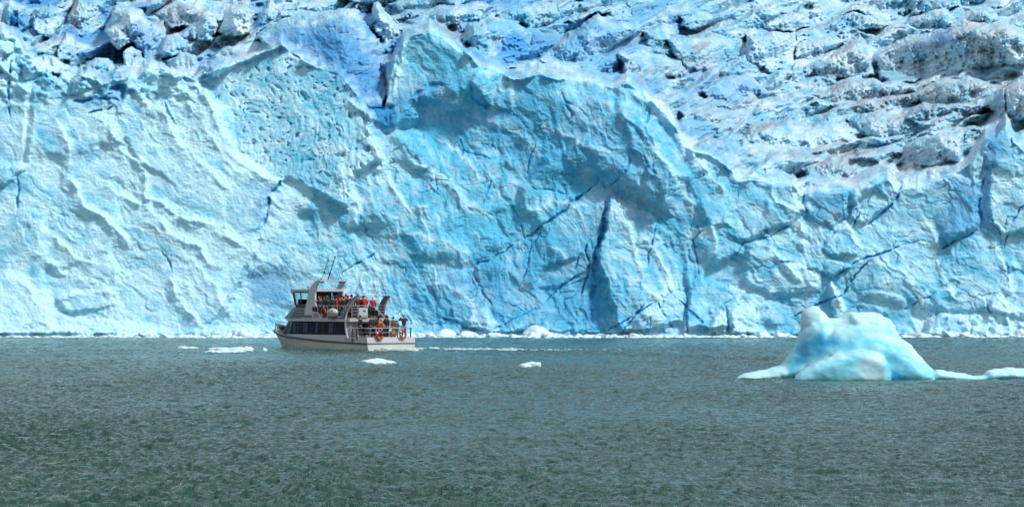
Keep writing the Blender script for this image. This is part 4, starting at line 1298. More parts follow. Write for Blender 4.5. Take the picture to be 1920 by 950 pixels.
lifebuoy((-0.06, 1.20, 1.15), (-1, 0, 0.12), "orange lifebuoy on the stern rail below the orange jacket, nearer the white steps")
lifebuoy((-0.06, -1.05, 1.24), (-1, 0, 0.12), "orange lifebuoy on the stern rail below the passenger raising binoculars")
lifebuoy((5.65, 1.99, 2.88), (0, 1, 0.05), "dark red lifebuoy on the side of the upper deck beside the white raft canister")

o = empty("liferaft_canister", b2w((4.55, 1.98, 2.86)), RZ)
tag(o, "white rounded liferaft canister cradled on the side of the upper deck", "liferaft")
sh = MB(); sh.ball((0, 0, 0), (0.62, 0.36, 0.38), 20); sh.build("shell", M["white"], o, True)
MB().torus((0, 0, 0), 0.365, 0.018, (1, 0, 0), 24, 6).build("strap", M["darksteel"], o)
MB().tube([(0.63 * math.cos(t), 0.37 * math.sin(t), 0.0) for t in np.linspace(0, 2 * math.pi, 25)[:-1]], 0.016, 5, closed=True).build("seam", M["grey"], o)
MB().box((0, -0.06, -0.36), (0.8, 0.5, 0.12)).build("cradle", M["darksteel"], o)
MB().box((-0.28, 0.30, 0.16), (0.12, 0.03, 0.12)).build("hatch_mark", M["dark"], o)

def flag_mat():
    nt = NT("flag_cloth")
    sp = nt.n("ShaderNodeSeparateXYZ"); nt.l(nt.n("ShaderNodeTexCoord").outputs["Generated"], sp.inputs[0])
    c = nt.ramp(sp.outputs[0], [(0.0, (0.10, 0.22, 0.45)), (0.36, (0.10, 0.22, 0.45)), (0.38, (0.55, 0.58, 0.6)), (0.62, (0.55, 0.58, 0.6)), (0.64, (0.08, 0.16, 0.35)), (1.0, (0.08, 0.16, 0.35))])
    return nt.set(Base_Color=c, Roughness=0.8)
o = empty("flag", b2w((1.95, 0.35, 4.22)), RZ)
tag(o, "small blue and white flag drooping from a thin staff above the aft crossbar", "flag")
MB().tube([(0, 0, 0), (-0.03, -0.16, 0.95)], 0.016, 6).build("staff", M["steel"], o)
m = MB()
g0 = [[(-0.03 - 0.05 * math.sin(i * 1.3 + j), -0.16 - 0.02 * i - 0.04 * j * (0.5 + 0.5 * i / 6) - 0.02 * math.sin(j * 1.9 + i * .7), 0.93 - 0.115 * i * (0.85 + 0.15 * j / 5)) for j in range(6)] for i in range(7)]
m.loft(g0, caps=False, closed=False)
m.build("cloth", flag_mat(), o, True)
# ------------------------------------------------------------------ people
def skin_mesh(verts, edges, radii, root, sub=1):
    me = bpy.data.meshes.new("skeleton")
    me.from_pydata(verts, edges, [])
    ob = bpy.data.objects.new("skeleton", me)
    COL.objects.link(ob)
    mod = ob.modifiers.new("skin", 'SKIN')
    mod.use_smooth_shade = True
    mod.branch_smoothing = 0.3
    if not me.skin_vertices:
        me.skin_vertices.new()
    for i, sv in enumerate(me.skin_vertices[0].data):
        r = radii[i]
        sv.radius = r if hasattr(r, "__len__") else (r, r)
        sv.use_root = (i == root)
    if sub:
        sb = ob.modifiers.new("sub", 'SUBSURF'); sb.levels = sub; sb.render_levels = sub
    dg = bpy.context.evaluated_depsgraph_get(); dg.update()
    out = bpy.data.meshes.new_from_object(ob.evaluated_get(dg))
    bpy.data.objects.remove(ob); bpy.data.meshes.remove(me)
    for p in out.polygons: p.use_smooth = True
    return out

class Skel:
    def __init__(self): self.v = []; self.e = []; self.r = []
    def add(self, p, r, parent=None):
        self.v.append(tuple(p)); self.r.append(r)
        if parent is not None: self.e.append((parent, len(self.v) - 1))
        return len(self.v) - 1

# a person faces -Y of its own frame... x to its left hand, z up, 1.75 m tall
POSES = {
    "stand": dict(lean=0.03, el=[(0.25, -0.02, 1.12), (-0.25, -0.02, 1.12)], wr=[(0.26, -0.10, 0.88), (-0.26, -0.10, 0.88)]),
    "rail": dict(lean=0.16, el=[(0.29, -0.10, 1.14), (-0.29, -0.10, 1.14)], wr=[(0.24, -0.36, 1.06), (-0.24, -0.36, 1.06)]),
    "binoculars": dict(lean=0.0, el=[(0.37, -0.16, 1.33), (-0.37, -0.16, 1.33)], wr=[(0.12, -0.24, 1.57), (-0.12, -0.24, 1.57)]),
    "phone": dict(lean=0.02, el=[(0.30, -0.16, 1.18), (-0.30, -0.16, 1.18)], wr=[(0.12, -0.36, 1.38), (-0.12, -0.36, 1.38)]),
    "bend": dict(lean=0.75, el=[(0.32, -0.42, 0.98), (-0.30, -0.44, 0.98)], wr=[(0.16, -0.66, 0.92), (-0.14, -0.68, 0.92)]),
}
_pcache = {}
def person_meshes(pose):
    if pose in _pcache: return _pcache[pose]
    P = POSES[pose]; ln = P["lean"]
    def up(p):                                     # lean the trunk forward about the hips
        x, y, z = p; d = z - 0.95
        if d <= 0: return Vector(p)
        return Vector((x, y - d * math.sin(ln), 0.95 + d * math.cos(ln)))
    pel, bel, che = up((0, 0, 0.96)), up((0, 0.005, 1.12)), up((0, 0.01, 1.33))
    nk, nk2 = up((0, 0.015, 1.47)), up((0, 0.0, 1.54))
    h1, h2, h3 = up((0, -0.012, 1.60)), up((0, -0.018, 1.67)), up((0, -0.006, 1.715))
    sh = [up((0.17, 0.015, 1.42)), up((-0.17, 0.015, 1.42))]
    lean_arm = (lambda p: Vector(p)) if pose == "bend" else up
    el = [lean_arm(p) for p in P["el"]]; wr = [lean_arm(p) for p in P["wr"]]
    hip = [Vector((0.10, 0, 0.90)), Vector((-0.10, 0, 0.90))]
    kn = [Vector((0.11, -0.03, 0.50)), Vector((-0.11, -0.01, 0.50))]
    an = [Vector((0.12, 0.02, 0.09)), Vector((-0.12, 0.03, 0.09))]
    to = [Vector((0.14, -0.15, 0.035)), Vector((-0.14, -0.14, 0.035))]
    # body: one continuous surface
    S = Skel()
    a = S.add(pel, (0.15, 0.11)); b = S.add(bel, (0.13, 0.10), a); c = S.add(che, (0.15, 0.11), b)
    n = S.add(nk, 0.06, c); n2 = S.add(nk2, 0.055, n)
    hh = S.add(h1, (0.065, 0.08), n2); hj = S.add(h2, (0.078, 0.098), hh); S.add(h3, (0.066, 0.08), hj)
    S.add(h1 + Vector((0, -0.105, 0.035)).lerp(Vector((0, -0.10, 0.03)), 0), 0.014, hj)           # nose
    for i, sg in ((0, 1), (1, -1)):
        S.add(h2 + Vector((sg * 0.088, 0.012, -0.02)), 0.014, hj)                                # ear
        s_ = S.add(sh[i], 0.062, c); e_ = S.add(el[i], 0.043, s_); w_ = S.add(wr[i], 0.028, e_)
        d = (wr[i] - el[i]).normalized()
        pm = S.add(wr[i] + d * 0.07, (0.038, 0.022), w_)
        sd = d.cross(Vector((0, 0, 1)))
        sd = (sd if sd.length > 0.1 else Vector((1, 0, 0))).normalized()
        cu = Vector((-sg * 0.5, -0.3, -0.4)).normalized()
        for k, (off, L) in enumerate(((-0.030, 0.062), (-0.010, 0.072), (0.010, 0.068), (0.029, 0.054))):
            k0 = S.add(wr[i] + d * 0.105 + sd * off, 0.0095, pm)
            k1 = S.add(wr[i] + d * (0.105 + L * 0.5) + sd * off + cu * 0.010, 0.0088, k0)
            S.add(wr[i] + d * (0.105 + L * 0.85) + sd * off + cu * 0.034, 0.0078, k1)
        t0 = S.add(wr[i] + d * 0.055 - sd * sg * 0.040 + cu * 0.015, 0.012, pm)
        S.add(wr[i] + d * 0.095 - sd * sg * 0.052 + cu * 0.032, 0.010, t0)
        q = S.add(hip[i], 0.095, a); k_ = S.add(kn[i], 0.06, q); f_ = S.add(an[i], 0.042, k_); S.add(to[i], (0.042, 0.03), f_)
    body = skin_mesh(S.v, S.e, S.r, 0)
    # jacket
    J = Skel()
    a = J.add(up((0, 0, 0.86)), (0.19, 0.15)); b = J.add(bel, (0.18, 0.145), a); c = J.add(che, (0.19, 0.15), b); J.add(nk + Vector((0, 0, 0.02)), 0.085, c)
    for i in (0, 1):
        s_ = J.add(sh[i], 0.088, c); e_ = J.add(el[i], 0.068, s_); J.add(wr[i], 0.050, e_)
    jacket = skin_mesh(J.v, J.e, J.r, 0)
    # trousers
    T = Skel()
    a = T.add((0, 0, 0.94), (0.165, 0.125))
    for i in (0, 1):
        q = T.add(hip[i] - Vector((0, 0, 0.06)), 0.108, a); k_ = T.add(kn[i], 0.080, q); T.add(an[i] + Vector((0, 0, 0.02)), 0.066, k_)
    trousers = skin_mesh(T.v, T.e, T.r, 0)
    bts = []
    for i in (0, 1):
        B = Skel(); a = B.add(an[i] + Vector((0, 0.01, 0.02)), 0.056); b = B.add(an[i] + Vector((0, 0, -0.045)), 0.05, a); B.add(to[i] + Vector((0, 0, 0.01)), (0.052, 0.04), b)
        bts.append(skin_mesh(B.v, B.e, B.r, 0))
    def headpiece(kind):
        m = MB()
        rot = Matrix.Rotation(ln, 4, 'X')
        if kind == "hood":
            m.ball(h2 + Vector((0, 0.022, 0.0)), (0.118, 0.125, 0.135), 14, rot)
            bmesh.ops.delete(m.bm, geom=[v for v in m.bm.verts if (v.co - h2).y < -0.072 and (v.co - h2).z < 0.075], context='VERTS')
        else:
            r = (0.098, 0.112, 0.105) if kind != "hair" else (0.094, 0.108, 0.100)
            m.ball(h2 + Vector((0, 0.006, 0.022)), r, 14, rot)
            lim = -0.01 if kind != "hair" else -0.05
            bmesh.ops.delete(m.bm, geom=[v for v in m.bm.verts if (v.co - h2).z < lim + (0.07 if (v.co - h2).y < -0.04 else -0.06)], context='VERTS')
            if kind == "hat":
                m.ball(h3 + Vector((0, 0.0, 0.075)), (0.028, 0.028, 0.028), 8)
        bmesh.ops.recalc_face_normals(m.bm, faces=m.bm.faces)
        me = bpy.data.meshes.new(kind); m.bm.to_mesh(me); m.bm.free()
        for p in me.polygons: p.use_smooth = True
        return me
    eyes = []
    for sg in (1, -1):
        m = MB(); m.ball(h2 + Vector((sg * 0.032, -0.090, -0.008)), (0.012, 0.008, 0.008), 8)
        me = bpy.data.meshes.new("eye"); m.bm.to_mesh(me); m.bm.free(); eyes.append(me)
    _pcache[pose] = dict(body=body, jacket=jacket, trousers=trousers, boots=bts, head=headpiece, eyes=eyes, grip=(wr[0] + wr[1]) * 0.5, hc=h2)
    return _pcache[pose]

_cloth = {}
def cloth(col):
    if col not in _cloth:
        nt = NT("jacket_fabric")
        n = nt.noise(nt.pos(obj=True), 9, 5, 0.6)
        c = nt.mix(nt.ramp(n, [(0.35, 0.0), (0.7, 1.0)]), col, tuple(x * 0.72 for x in col))
        _cloth[col] = nt.set(Base_Color=c, Roughness=0.85, Normal=nt.bump(n, 0.5, 0.03))
    return _cloth[col]
SKIN = paint("skin", (0.46, 0.27, 0.19), 0.55)
EYE_M = paint("eye_dark", (0.02, 0.015, 0.012), 0.3)
def person(s, t, z, face, h, pose, jac, tro, head, hcol, label):
    """face: heading in the boat's frame, degrees, 0 = looking forward, 90 = to port"""
    pm = person_meshes(pose)
    k = h / 1.76
    o = bpy.data.objects.new("person", pm["body"].copy()); COL.objects.link(o)
    o.data.materials.clear(); o.data.materials.append(SKIN)
    o.location = b2w((s, t, z)); o.rotation_euler = (0, 0, RZ + R(face) + R(90)); o.scale = (k, k, k)
    tag(o, label, "person", "passengers on the tour boat")
    link_mesh("jacket", pm["jacket"].copy(), cloth(jac), o)
    link_mesh("trousers", pm["trousers"].copy(), cloth(tro), o)
    for b in pm["boots"]: link_mesh("boot", b.copy(), M["rub"], o)
    link_mesh({"hood": "hood", "hat": "woolly_hat", "cap": "cap", "hair": "hair"}[head], pm["head"](head), cloth(hcol), o)
    for e in pm["eyes"]: link_mesh("eye", e.copy(), EYE_M, o)
    return o
BLK, NAV, CHA = (0.013, 0.013, 0.016), (0.016, 0.022, 0.045), (0.035, 0.035, 0.04)
RED, ORA, DRED = (0.48, 0.014, 0.011), (0.66, 0.075, 0.010), (0.15, 0.012, 0.012)
BRO, KHA, OCH, GRN = (0.15, 0.062, 0.022), (0.17, 0.115, 0.045), (0.55, 0.19, 0.03), (0.022, 0.035, 0.026)
GRY, WHT, BLU = (0.22, 0.23, 0.25), (0.62, 0.62, 0.62), (0.05, 0.11, 0.20)
AD, UD = 0.952, 2.478
# on the stern deck
p1 = person(0.62, -1.72, AD, -20, 1.78, "binoculars", (0.018, 0.024, 0.026), BLK, "cap", GRY, "person in a dark jacket and grey cap raising binoculars at the stern corner")
person(1.05, -1.38, AD, 10, 1.32, "stand", KHA, BRO, "hair", (0.14, 0.085, 0.03), "short person in khaki with fair hair beside the passenger raising binoculars")
person(0.66, -0.76, AD, 15, 1.62, "stand", BRO, OCH, "hat", (0.09, 0.045, 0.02), "person in a brown jacket and orange trousers standing at the stern rail")
person(0.62, 0.20, AD, 40, 1.66, "bend", ORA, BLK, "hair", BLK, "person in a bright orange jacket bending forward over the stern deck")
person(1.45, 0.02, AD, 20, 1.70, "stand", GRN, BLK, "hood", BLK, "person in a black hood standing behind the bending orange jacket, door side")
person(1.35, -0.62, AD, -10, 1.74, "stand", BLK, BLK, "hood", (0.05, 0.022, 0.02), "person in black with a dark brown hood behind the orange jacket, ladder side")
person(2.05, 1.30, AD, 20, 1.72, "stand", BLK, BLK, "hair", BLK, "person dressed in black standing by the white steps and the cabin door")
person(2.25, -0.10, AD, 150, 1.68, "stand", CHA, NAV, "hair", (0.06, 0.035, 0.02), "person in charcoal standing in the shade under the companion ladder")
# on the upper deck
person(2.95, 0.20, UD, -25, 1.78, "rail", RED, BLK, "cap", NAV, "person in a red jacket and navy cap leaning above the white locker")
person(2.95, -0.62, UD, -15, 1.66, "stand", RED, BLK, "hat", WHT, "person in a red jacket and white hat at the top of the ladder")
person(3.35, 0.52, UD, -20, 1.76, "stand", DRED, BLK, "cap", (0.01, 0.03, 0.045), "person in a dark maroon jacket and dark cap next to the aft wing")
person(4.00, 0.60, UD, -30, 1.80, "stand", CHA, BLK, "hood", (0.03, 0.04, 0.04), "person in a charcoal hooded coat forward of the aft wing")
person(4.58, 0.52, UD, 60, 1.74, "phone", BLK, BLK, "hood", RED, "person in a black coat and red hood holding hands up near the upper rail")
person(5.00, 0.35, UD, -40, 1.84, "stand", RED, BLK, "hat", RED, "person in a red jacket and red woolly hat, tallest on the upper deck")
person(5.25, 0.72, UD, 70, 1.66, "stand", (0.06, 0.06, 0.08), BLU, "hair", (0.05, 0.03, 0.02), "person in a dark grey coat and blue trousers above the raft canister")
person(6.00, 0.50, UD, -20, 1.74, "phone", RED, BLK, "hood", BLK, "person in a red jacket with black hood just aft of the arch")
person(6.55, 0.95, UD, -15, 1.70, "stand", BLK, BLK, "hair", (0.18, 0.10, 0.045), "person in black with light brown hair inside the arch opening")
person(7.05, 0.45, UD, -35, 1.72, "stand", NAV, BLK, "hair", BLK, "person in a navy coat with black hair inside the arch opening")
person(7.45, 1.00, UD, 110, 1.68, "phone", BLK, NAV, "hat", BLU, "person in black and a blue hat beside the arch pillar")
for args in (
    (5.60, -0.35, UD, -30, 1.72, "stand", CHA, BLK, "hair", (0.02, 0.015, 0.012), "person in charcoal in the middle of the upper deck behind the grey coat"),
    (6.30, -0.30, UD, -25, 1.76, "stand", BLK, BLK, "cap", BLK, "person in black with a black cap deep in the arch opening"),
    (6.80, 1.35, UD, 15, 1.64, "stand", GRN, BLK, "hair", (0.10, 0.055, 0.025), "person in dark green at the rail under the aft edge of the roof"),
    (7.75, 0.30, UD, -30, 1.78, "stand", (0.05, 0.024, 0.014), BLK, "hair", BLK, "person in brown against the dark rear of the wheelhouse"),
    (6.10, 1.20, UD, -20, 1.60, "stand", BLK, BLK, "hood", CHA, "short person in a black hooded coat at the rail above the dark lifebuoy"),
    (5.55, 1.15, UD, -10, 1.70, "stand", NAV, BLK, "cap", BLU, "person in navy with a blue cap at the rail between lifebuoy and raft canister"),
    (4.30, 1.10, UD, -25, 1.66, "stand", BLK, NAV, "hair", (0.03, 0.02, 0.015), "person in black at the rail just behind the raft canister"),
    (3.55, -0.15, UD, -10, 1.70, "stand", BLK, BLK, "hair", (0.05, 0.03, 0.02), "person in black half hidden between the red jackets and the hooded coat"),
    (1.80, -1.15, AD, 30, 1.66, "stand", BLK, NAV, "hair", BLK, "person in black standing between the ladder and the starboard bench"),
    (1.75, 0.55, AD, 30, 1.72, "stand", NAV, BLK, "cap", BLK, "person in navy with a black cap in the cabin doorway"),
    (2.40, -0.75, AD, 160, 1.70, "stand", CHA, BLK, "hood", BLK, "person in a charcoal hooded coat in the shade under the upper deck edge")):
    person(*args)
# binoculars held by the passenger at the stern corner
k = 1.78 / 1.76
g = p1.matrix_basis @ (POSES and _pcache["binoculars"]["hc"] + Vector((0, -0.17, -0.01)))
o = empty("binoculars", g, p1.rotation_euler.z)
tag(o, "black binoculars held to the eyes of the passenger at the stern corner", "binoculars")
for sg in (1, -1):
    MB().tube([(sg * 0.033, 0.06, 0), (sg * 0.036, 0.01, 0), (sg * 0.040, -0.08, 0)], [0.018, 0.024, 0.028], 10).build("barrel", M["rub"], o)
MB().box((0, 0, 0), (0.05, 0.05, 0.02)).build("bridge", M["rub"], o)

# ------------------------------------------------------------------ floating ice
def inflate(layers, step):
    """closed shells from outlines: (outline in x, z; centre y; half thickness; rim radius)"""
    verts, faces = [], []
    for pts, yc, T, Rr in layers:
        xs = np.arange(min(p[0] for p in pts) - step, max(p[0] for p in pts) + step * 1.5, step)
        zs = np.arange(min(p[1] for p in pts) - step, max(p[1] for p in pts) + step * 1.5, step)
        X, Z = np.meshgrid(xs, zs)
        wX = X + 0.05 * fbm(X / 0.6, Z / 0.6, 2, 301); wZ = Z + 0.05 * fbm(X / 0.6, Z / 0.6, 2, 302)
        d = poly_sdf(wX, wZ, pts)
        th = T * np.sqrt(np.clip(1 - (1 - np.clip(d / Rr, 0, 1)) ** 2, 0, 1))
        th = th * (1 + 0.09 * fbm(X / 1.3, Z / 1.3, 2, 303))
        ok = d > 0
        cell = ok[:-1, :-1] & ok[1:, :-1] & ok[:-1, 1:] & ok[1:, 1:]
        nr, nc = X.shape
        inner = np.zeros((nr, nc), bool)
        inner[1:-1, 1:-1] = cell[:-1, :-1] & cell[1:, :-1] & cell[:-1, 1:] & cell[1:, 1:]
        fi = -np.ones((nr, nc), int); bi = -np.ones((nr, nc), int)
        for r, c in zip(*np.where(cell)):
            q = []
            for arr, sg in ((fi, -1), (bi, 1)):
                ids = []
                for rr, cc in ((r, c), (r, c + 1), (r + 1, c + 1), (r + 1, c)):
                    if inner[rr, cc]:
                        if arr[rr, cc] < 0:
                            arr[rr, cc] = len(verts); verts.append((X[rr, cc], yc + sg * th[rr, cc], Z[rr, cc]))
                        ids.append(arr[rr, cc])
                    else:
                        if fi[rr, cc] < 0:
                            fi[rr, cc] = bi[rr, cc] = len(verts); verts.append((X[rr, cc], yc, Z[rr, cc]))
                        ids.append(fi[rr, cc])
                faces.append(ids if sg < 0 else ids[::-1])
    me = bpy.data.meshes.new("shells")
    me.from_pydata(verts, [], faces)
    return me

def remesh(me, voxel, smooth_it):
    ob = bpy.data.objects.new("shells", me); COL.objects.link(ob)
    rm = ob.modifiers.new("r", 'REMESH'); rm.mode = 'VOXEL'; rm.voxel_size = voxel; rm.use_smooth_shade = True
    sm = ob.modifiers.new("s", 'SMOOTH'); sm.factor = 0.5; sm.iterations = smooth_it
    dg = bpy.context.evaluated_depsgraph_get(); dg.update()
    out = bpy.data.meshes.new_from_object(ob.evaluated_get(dg))
    bpy.data.objects.remove(ob); bpy.data.meshes.remove(me)
    for p in out.polygons: p.use_smooth = True
    return out

def berg_mat():
    nt = NT("iceberg_ice")
    n = nt.noise(nt.pos(obj=True), 0.9, 5, 0.55)
    f = nt.math('ADD', nt.attr("blue"), nt.math('MULTIPLY', nt.math('SUBTRACT', n, 0.5), 0.5), True)
    c = nt.ramp(f, [(0.0, (0.46, 0.72, 0.77)), (0.5, (0.17, 0.57, 0.71)), (1.0, (0.035, 0.35, 0.60))])
    b = nt.bump(nt.noise(nt.pos(obj=True), 3.5, 6, 0.6), 0.3, 0.06)
    return nt.set(Base_Color=c, Roughness=0.5, Normal=b, Subsurface_Weight=0.35, Subsurface_Radius=(0.25, 0.7, 1.0), Subsurface_Scale=0.25)
BERG = berg_mat()
def white_ice_mat():
    nt = NT("floe_ice")
    n = nt.noise(nt.pos(obj=True), 1.4, 5, 0.6)
    c = nt.mix(nt.ramp(n, [(0.42, 0.0), (0.7, 1.0)]), (0.62, 0.74, 0.78), (0.36, 0.62, 0.70))
    return nt.set(Base_Color=c, Roughness=0.45, Normal=nt.bump(nt.noise(nt.pos(obj=True), 5, 5, 0.65), 0.6, 0.06))
FLOE = white_ice_mat()

def from_px(poly, u0, v0, D):
    return [((u - u0) / FPX * D, (v0 - v) / FPX * D) for u, v in poly]
ID = 138.0
def berg_object(name, layers, u0, v0, D, voxel, sm, blues, label, cat, mat):
    L = [(from_px(p, u0, v0, D), yc, T, Rr) for p, yc, T, Rr in layers]
    me = remesh(inflate(L, voxel * 1.1), voxel, sm)
    nv = len(me.vertices); co = np.empty(nv * 3, np.float32); me.vertices.foreach_get("co", co); co = co.reshape(-1, 3)
    no = np.empty(nv * 3, np.float32); me.vertices.foreach_get("normal", no); no = no.reshape(-1, 3)
    # scallops melted into the surface, with sharp rims between them
    xx, yy, zz = co[:, 0].astype(float), co[:, 1].astype(float), co[:, 2].astype(float)
    sc = ridged(xx / 0.8 + 0.3 * yy, zz / 0.55 + 0.5 * yy, 3, 321, 0.55) * 0.015 + 0.03 * fbm(xx / 1.7, zz / 1.2 + yy, 3, 322)
    co = co + no * sc[:, None].astype(np.float32)
    me.vertices.foreach_set("co", co.reshape(-1).astype(np.float32)); me.update()
    blue = np.zeros(nv)
    for poly, ew, a in blues:
        pp = from_px(poly, u0, v0, D); e = ew / FPX * D
        x, z = co[:, 0].astype(float), co[:, 2].astype(float)
        s = poly_sdf(x, z, pp)
        blue = np.maximum(blue, a * sstep(-e, e, s + 0.5 * e * pnoise(x / 0.7, z / 0.5, 311)))
    at = me.attributes.new("blue", 'FLOAT', 'POINT'); at.data.foreach_set("value", blue.astype(np.float32))
    o = link_mesh(name, me, mat)
    o.location = ((u0 - CX) / FPX * D, D, 0)
    tag(o, label, cat)
    return o
berg_object("iceberg", [
    ([(1379, 707), (1400, 698), (1440, 691), (1468, 681), (1486, 656), (1502, 616), (1516, 598), (1545, 592), (1560, 601), (1578, 592), (1590, 583), (1604, 587),
      (1624, 586), (1652, 588), (1668, 596), (1676, 604), (1684, 622), (1700, 636), (1726, 662), (1754, 693), (1758, 724), (1379, 724)], 0.6, 1.7, 1.7),
    ([(1500, 606), (1504, 586), (1511, 576), (1524, 571), (1538, 574), (1547, 584), (1558, 594), (1575, 596), (1580, 620), (1504, 624)], 0.35, 0.6, 0.5),
    ([(1584, 596), (1592, 583), (1650, 586), (1672, 598), (1694, 640), (1690, 670), (1590, 660)], 0.15, 1.25, 1.5),
    ([(1546, 660), (1587, 634), (1622, 630), (1663, 639), (1695, 662), (1744, 699), (1748, 722), (1560, 722)], -1.25, 0.85, 0.6),
    ([(1472, 722), (1478, 706), (1488, 695), (1502, 684), (1523, 673), (1564, 660), (1610, 653), (1640, 660), (1656, 677), (1660, 722)], -2.35, 0.85, 0.5),
    ([(1500, 690), (1535, 640), (1560, 615), (1600, 606), (1645, 606), (1690, 640), (1725, 700), (1500, 715)], -0.55, 1.0, 1.4),
], 1565, 712, ID, 0.065, 5, [
    ([(1500, 640), (1535, 622), (1570, 630), (1560, 655), (1520, 672), (1488, 692), (1475, 700), (1480, 680)], 16, 1.0),
    ([(1560, 632), (1620, 622), (1680, 645), (1740, 695), (1745, 714), (1640, 714), (1640, 655), (1560, 656)], 18, 0.55),
    ([(1656, 685), (1672, 690), (1690, 714), (1655, 714)], 8, 0.95),
    ([(1588, 612), (1660, 606), (1680, 630), (1600, 636)], 14, 0.35),
    ([(1475, 714), (1490, 694), (1560, 664), (1600, 662), (1590, 700), (1560, 714)], 14, 0.45),
    ([(1500, 610), (1560, 605), (1560, 640), (1490, 660)], 18, 0.35),
], "large smooth blue and white iceberg with a rounded front slab and a knob on top", "iceberg", BERG)
berg_object("ice_floe", [([(1736, 718), (1744, 702), (1754, 693), (1770, 692), (1792, 695), (1822, 700), (1846, 701), (1850, 693), (1876, 688), (1920, 688), (1960, 690), (2000, 697),
                           (2016, 718)], 0.4, 1.0, 0.7)], 1860, 712, ID - 0.6, 0.06, 5, [([(1740, 718), (1750, 704), (1900, 704), (2000, 708), (2000, 720)], 10, 0.4)],
            "long low pale ice floe trailing from the big iceberg", "ice floe", BERG)

def chunk_mesh(seed, sx, sy, sz, spike=0.35, sub=3):
    bm = bmesh.new()
    bmesh.ops.create_icosphere(bm, subdivisions=sub, radius=1.0)
    co = np.array([v.co[:] for v in bm.verts])
    r = 1 + spike * fbm(co[:, 0] * 1.3 + seed * 7.1, co[:, 1] * 1.3 + co[:, 2] * 1.1 + seed, 3, 400 + seed) + 0.22 * facets(co[:, 0] * 1.6 + seed, co[:, 2] * 1.6 + co[:, 1] * 0.8, 420 + seed, 10)
    for v, k in zip(bm.verts, r):
        v.co = Vector((v.co.x * k * sx, v.co.y * k * sy, v.co.z * k * sz))
    for f in bm.faces: f.smooth = True
    me = bpy.data.meshes.new("ice_chunk"); bm.to_mesh(me); bm.free()
    return me

def floe(name, u0, u1, vtop, vwater, seed, label, spike=0.5, extra=()):
    D = EYE * FPX / (vwater - HY)
    w = (u1 - u0) / FPX * D; h = (vwater - vtop) / FPX * D
    me = chunk_mesh(seed, w / 2, max(0.5, w * 0.30), h * 1.0, spike, 4)
    o = link_mesh(name, me, FLOE)
    o.location = (((u0 + u1) / 2 - CX) / FPX * D, D + max(0.4, w * 0.2), 0)
    tag(o, label, "ice floe")
    return o
floe("ice_floe", 328, 368, 649, 655, 1, "small flat white floe floating farthest from the boat, near the glacier foot", 0.3)
floe("ice_floe", 381, 474, 652, 662, 2, "wide flat white ice floe floating just ahead of the boat's bow", 0.35)
floe("ice_chunk", 453, 475, 650, 660, 3, "upright white lump riding on the end of the wide floe ahead of the bow", 0.4)
floe("ice_chunk", 491, 500, 652, 660, 4, "tiny white ice lump floating alone right beside the boat's bow", 0.3)
floe("ice_floe", 674, 742, 673, 684, 5, "flat white ice floe floating on the near side of the boat's stern", 0.35)
floe("ice_floe", 975, 1016, 679, 691, 6, "small white ice floe floating alone on open water between boat and iceberg", 0.3)

# the big brash berg and the lumps along the foot of the glacier
BR = 286.5
berg_object("brash_berg", [([(974, 640), (980, 622), (992, 610), (1004, 607), (1020, 612), (1034, 622), (1052, 624), (1064, 629), (1070, 640)], 0, 1.3, 0.8)], 1020, 632.7, BR, 0.10, 2, [],
            "white wedge shaped berg with a peak lying against the glacier foot", "iceberg", FLOE)
rng = random.Random(5)
protos = [chunk_mesh(20 + i, 1, 0.9, 0.75, 0.5, 3) for i in range(8)]
spots = []
for u0, u1, n, big in ((-60, 260, 10, 0.35), (260, 520, 26, 0.75), (740, 930, 26, 0.8), (930, 1200, 26, 0.65), (1200, 1500, 22, 0.7), (1690, 1990, 34, 0.9)):
    for _ in range(n):
        spots.append((rng.uniform(u0, u1), big * rng.uniform(0.35, 1.0) * (1.5 if rng.random() < 0.15 else 1)))
for u, sz in spots:
    D = rng.uniform(282.5, 287.2)
    o = bpy.data.objects.new("brash_ice", rng.choice(protos)); COL.objects.link(o)
    if not o.data.materials: o.data.materials.append(FLOE)
    o.location = ((u - CX) / FPX * D, D, rng.uniform(-0.05, 0.1) * sz)
    o.scale = (sz * rng.uniform(0.8, 1.5), sz * rng.uniform(0.7, 1.1), sz * rng.uniform(0.45, 0.95))
    o.rotation_euler = (rng.uniform(-.3, .3), rng.uniform(-.3, .3), rng.uniform(0, 6.28))
    tag(o, "white lump of brash ice floating along the foot of the glacier front", "brash ice", "brash ice along the glacier foot")

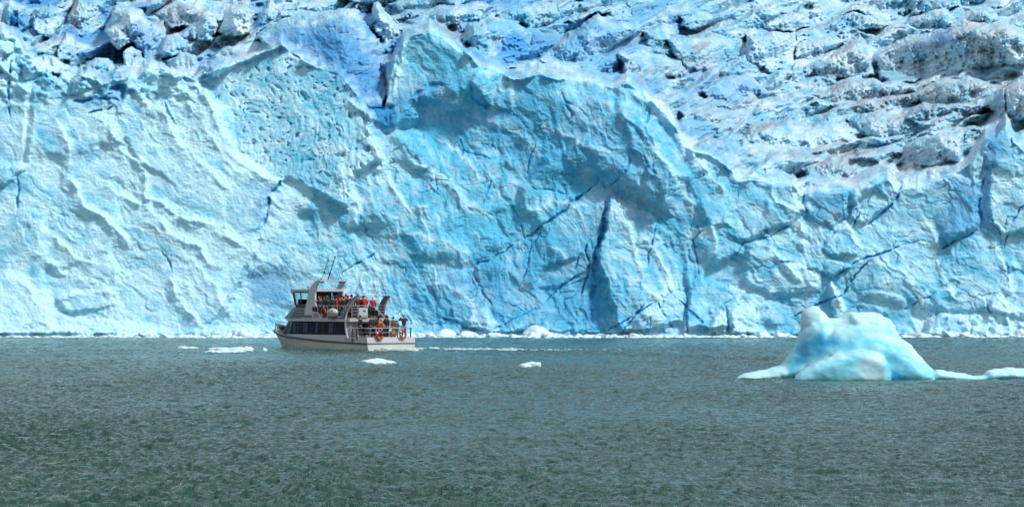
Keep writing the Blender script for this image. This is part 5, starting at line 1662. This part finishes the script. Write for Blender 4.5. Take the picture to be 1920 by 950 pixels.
def scatter(name, pts, mat, label, cat):
    """one mesh of very many small flat lumps"""
    bm0 = bmesh.new(); bmesh.ops.create_icosphere(bm0, subdivisions=1, radius=1.0)
    bv = np.array([v.co[:] for v in bm0.verts]); bf = np.array([[v.index for v in f.verts] for f in bm0.faces]); bm0.free()
    rs = np.random.RandomState(3)
    V, F = [], []
    for i, (x, y, z, sx, sy, sz) in enumerate(pts):
        jit = 1 + 0.35 * (rs.rand(len(bv), 1) - 0.5)
        V.append(bv * jit * np.array((sx, sy, sz)) + np.array((x, y, z))); F.append(bf + i * len(bv))
    me = bpy.data.meshes.new(name)
    me.from_pydata(np.concatenate(V).tolist(), [], np.concatenate(F).tolist())
    for p in me.polygons: p.use_smooth = True
    o = link_mesh(name, me, mat)
    tag(o, label, cat, kind="stuff")
    return o
pts = []
for _ in range(2600):
    u = rng.uniform(-120, 2050)
    dens = 0.5 + 0.5 * pnoise(np.array([u / 60.0]), np.array([0.3]), 77)[0]
    if rng.random() > 0.35 + 0.65 * dens: continue
    D = 288.6 - 7.5 * rng.random() ** 1.6
    s = 0.10 + 0.30 * rng.random() ** 2
    pts.append(((u - CX) / FPX * D, D, 0.03, s * 1.5, s, s * 0.7))
scatter("brash_slush", pts, FLOE, "thin band of white slush and ice crumbs along the glacier waterline", "slush")

def foam_mat():
    nt = NT("foam")
    n = nt.noise(nt.pos(obj=True), 3.0, 5, 0.7)
    c = nt.mix(nt.ramp(n, [(0.4, 0.0), (0.7, 1.0)]), (0.52, 0.60, 0.57), (0.22, 0.32, 0.29))
    return nt.set(Base_Color=c, Roughness=0.6)
pts = []
fw, pt = Vector((-math.cos(R(50)), math.sin(R(50)), 0)) * 1.075, Vector((-math.sin(R(50)), -math.cos(R(50)), 0))
org = Vector((bp.x, BD, 0))
for _ in range(1400):            # turbulent wash behind the transom
    d = 12 * rng.random() ** 1.8
    y = rng.gauss(0, 1) * (1.2 + 0.28 * d)
    p = org - fw * (0.2 + d) * 0.55 + Vector((1, 0.05, 0)) * d * 0.75 + pt * y * 0.8
    s = (0.06 + 0.22 * rng.random() ** 3) * (1 - 0.06 * d)
    pts.append((p.x, p.y, 0.05 + 0.05 * rng.random(), s * 1.8, s, s * 0.75))
for _ in range(420):            # along the waterline of the port side
    s_ = rng.uniform(-0.2, 13) ** 1.0
    p = org + fw * s_ + pt * (tofs(max(0, s_), BEAM) * (0.97 if s_ < 9 else 0.80) + abs(rng.gauss(0, 0.16)))
    s = 0.03 + 0.07 * rng.random() ** 2
    pts.append((p.x, p.y, 0.03, s * 2, s, s * 0.7))
scatter("wake_foam", pts, foam_mat(), "pale churned foam in the boat's wake and along its waterline", "foam")
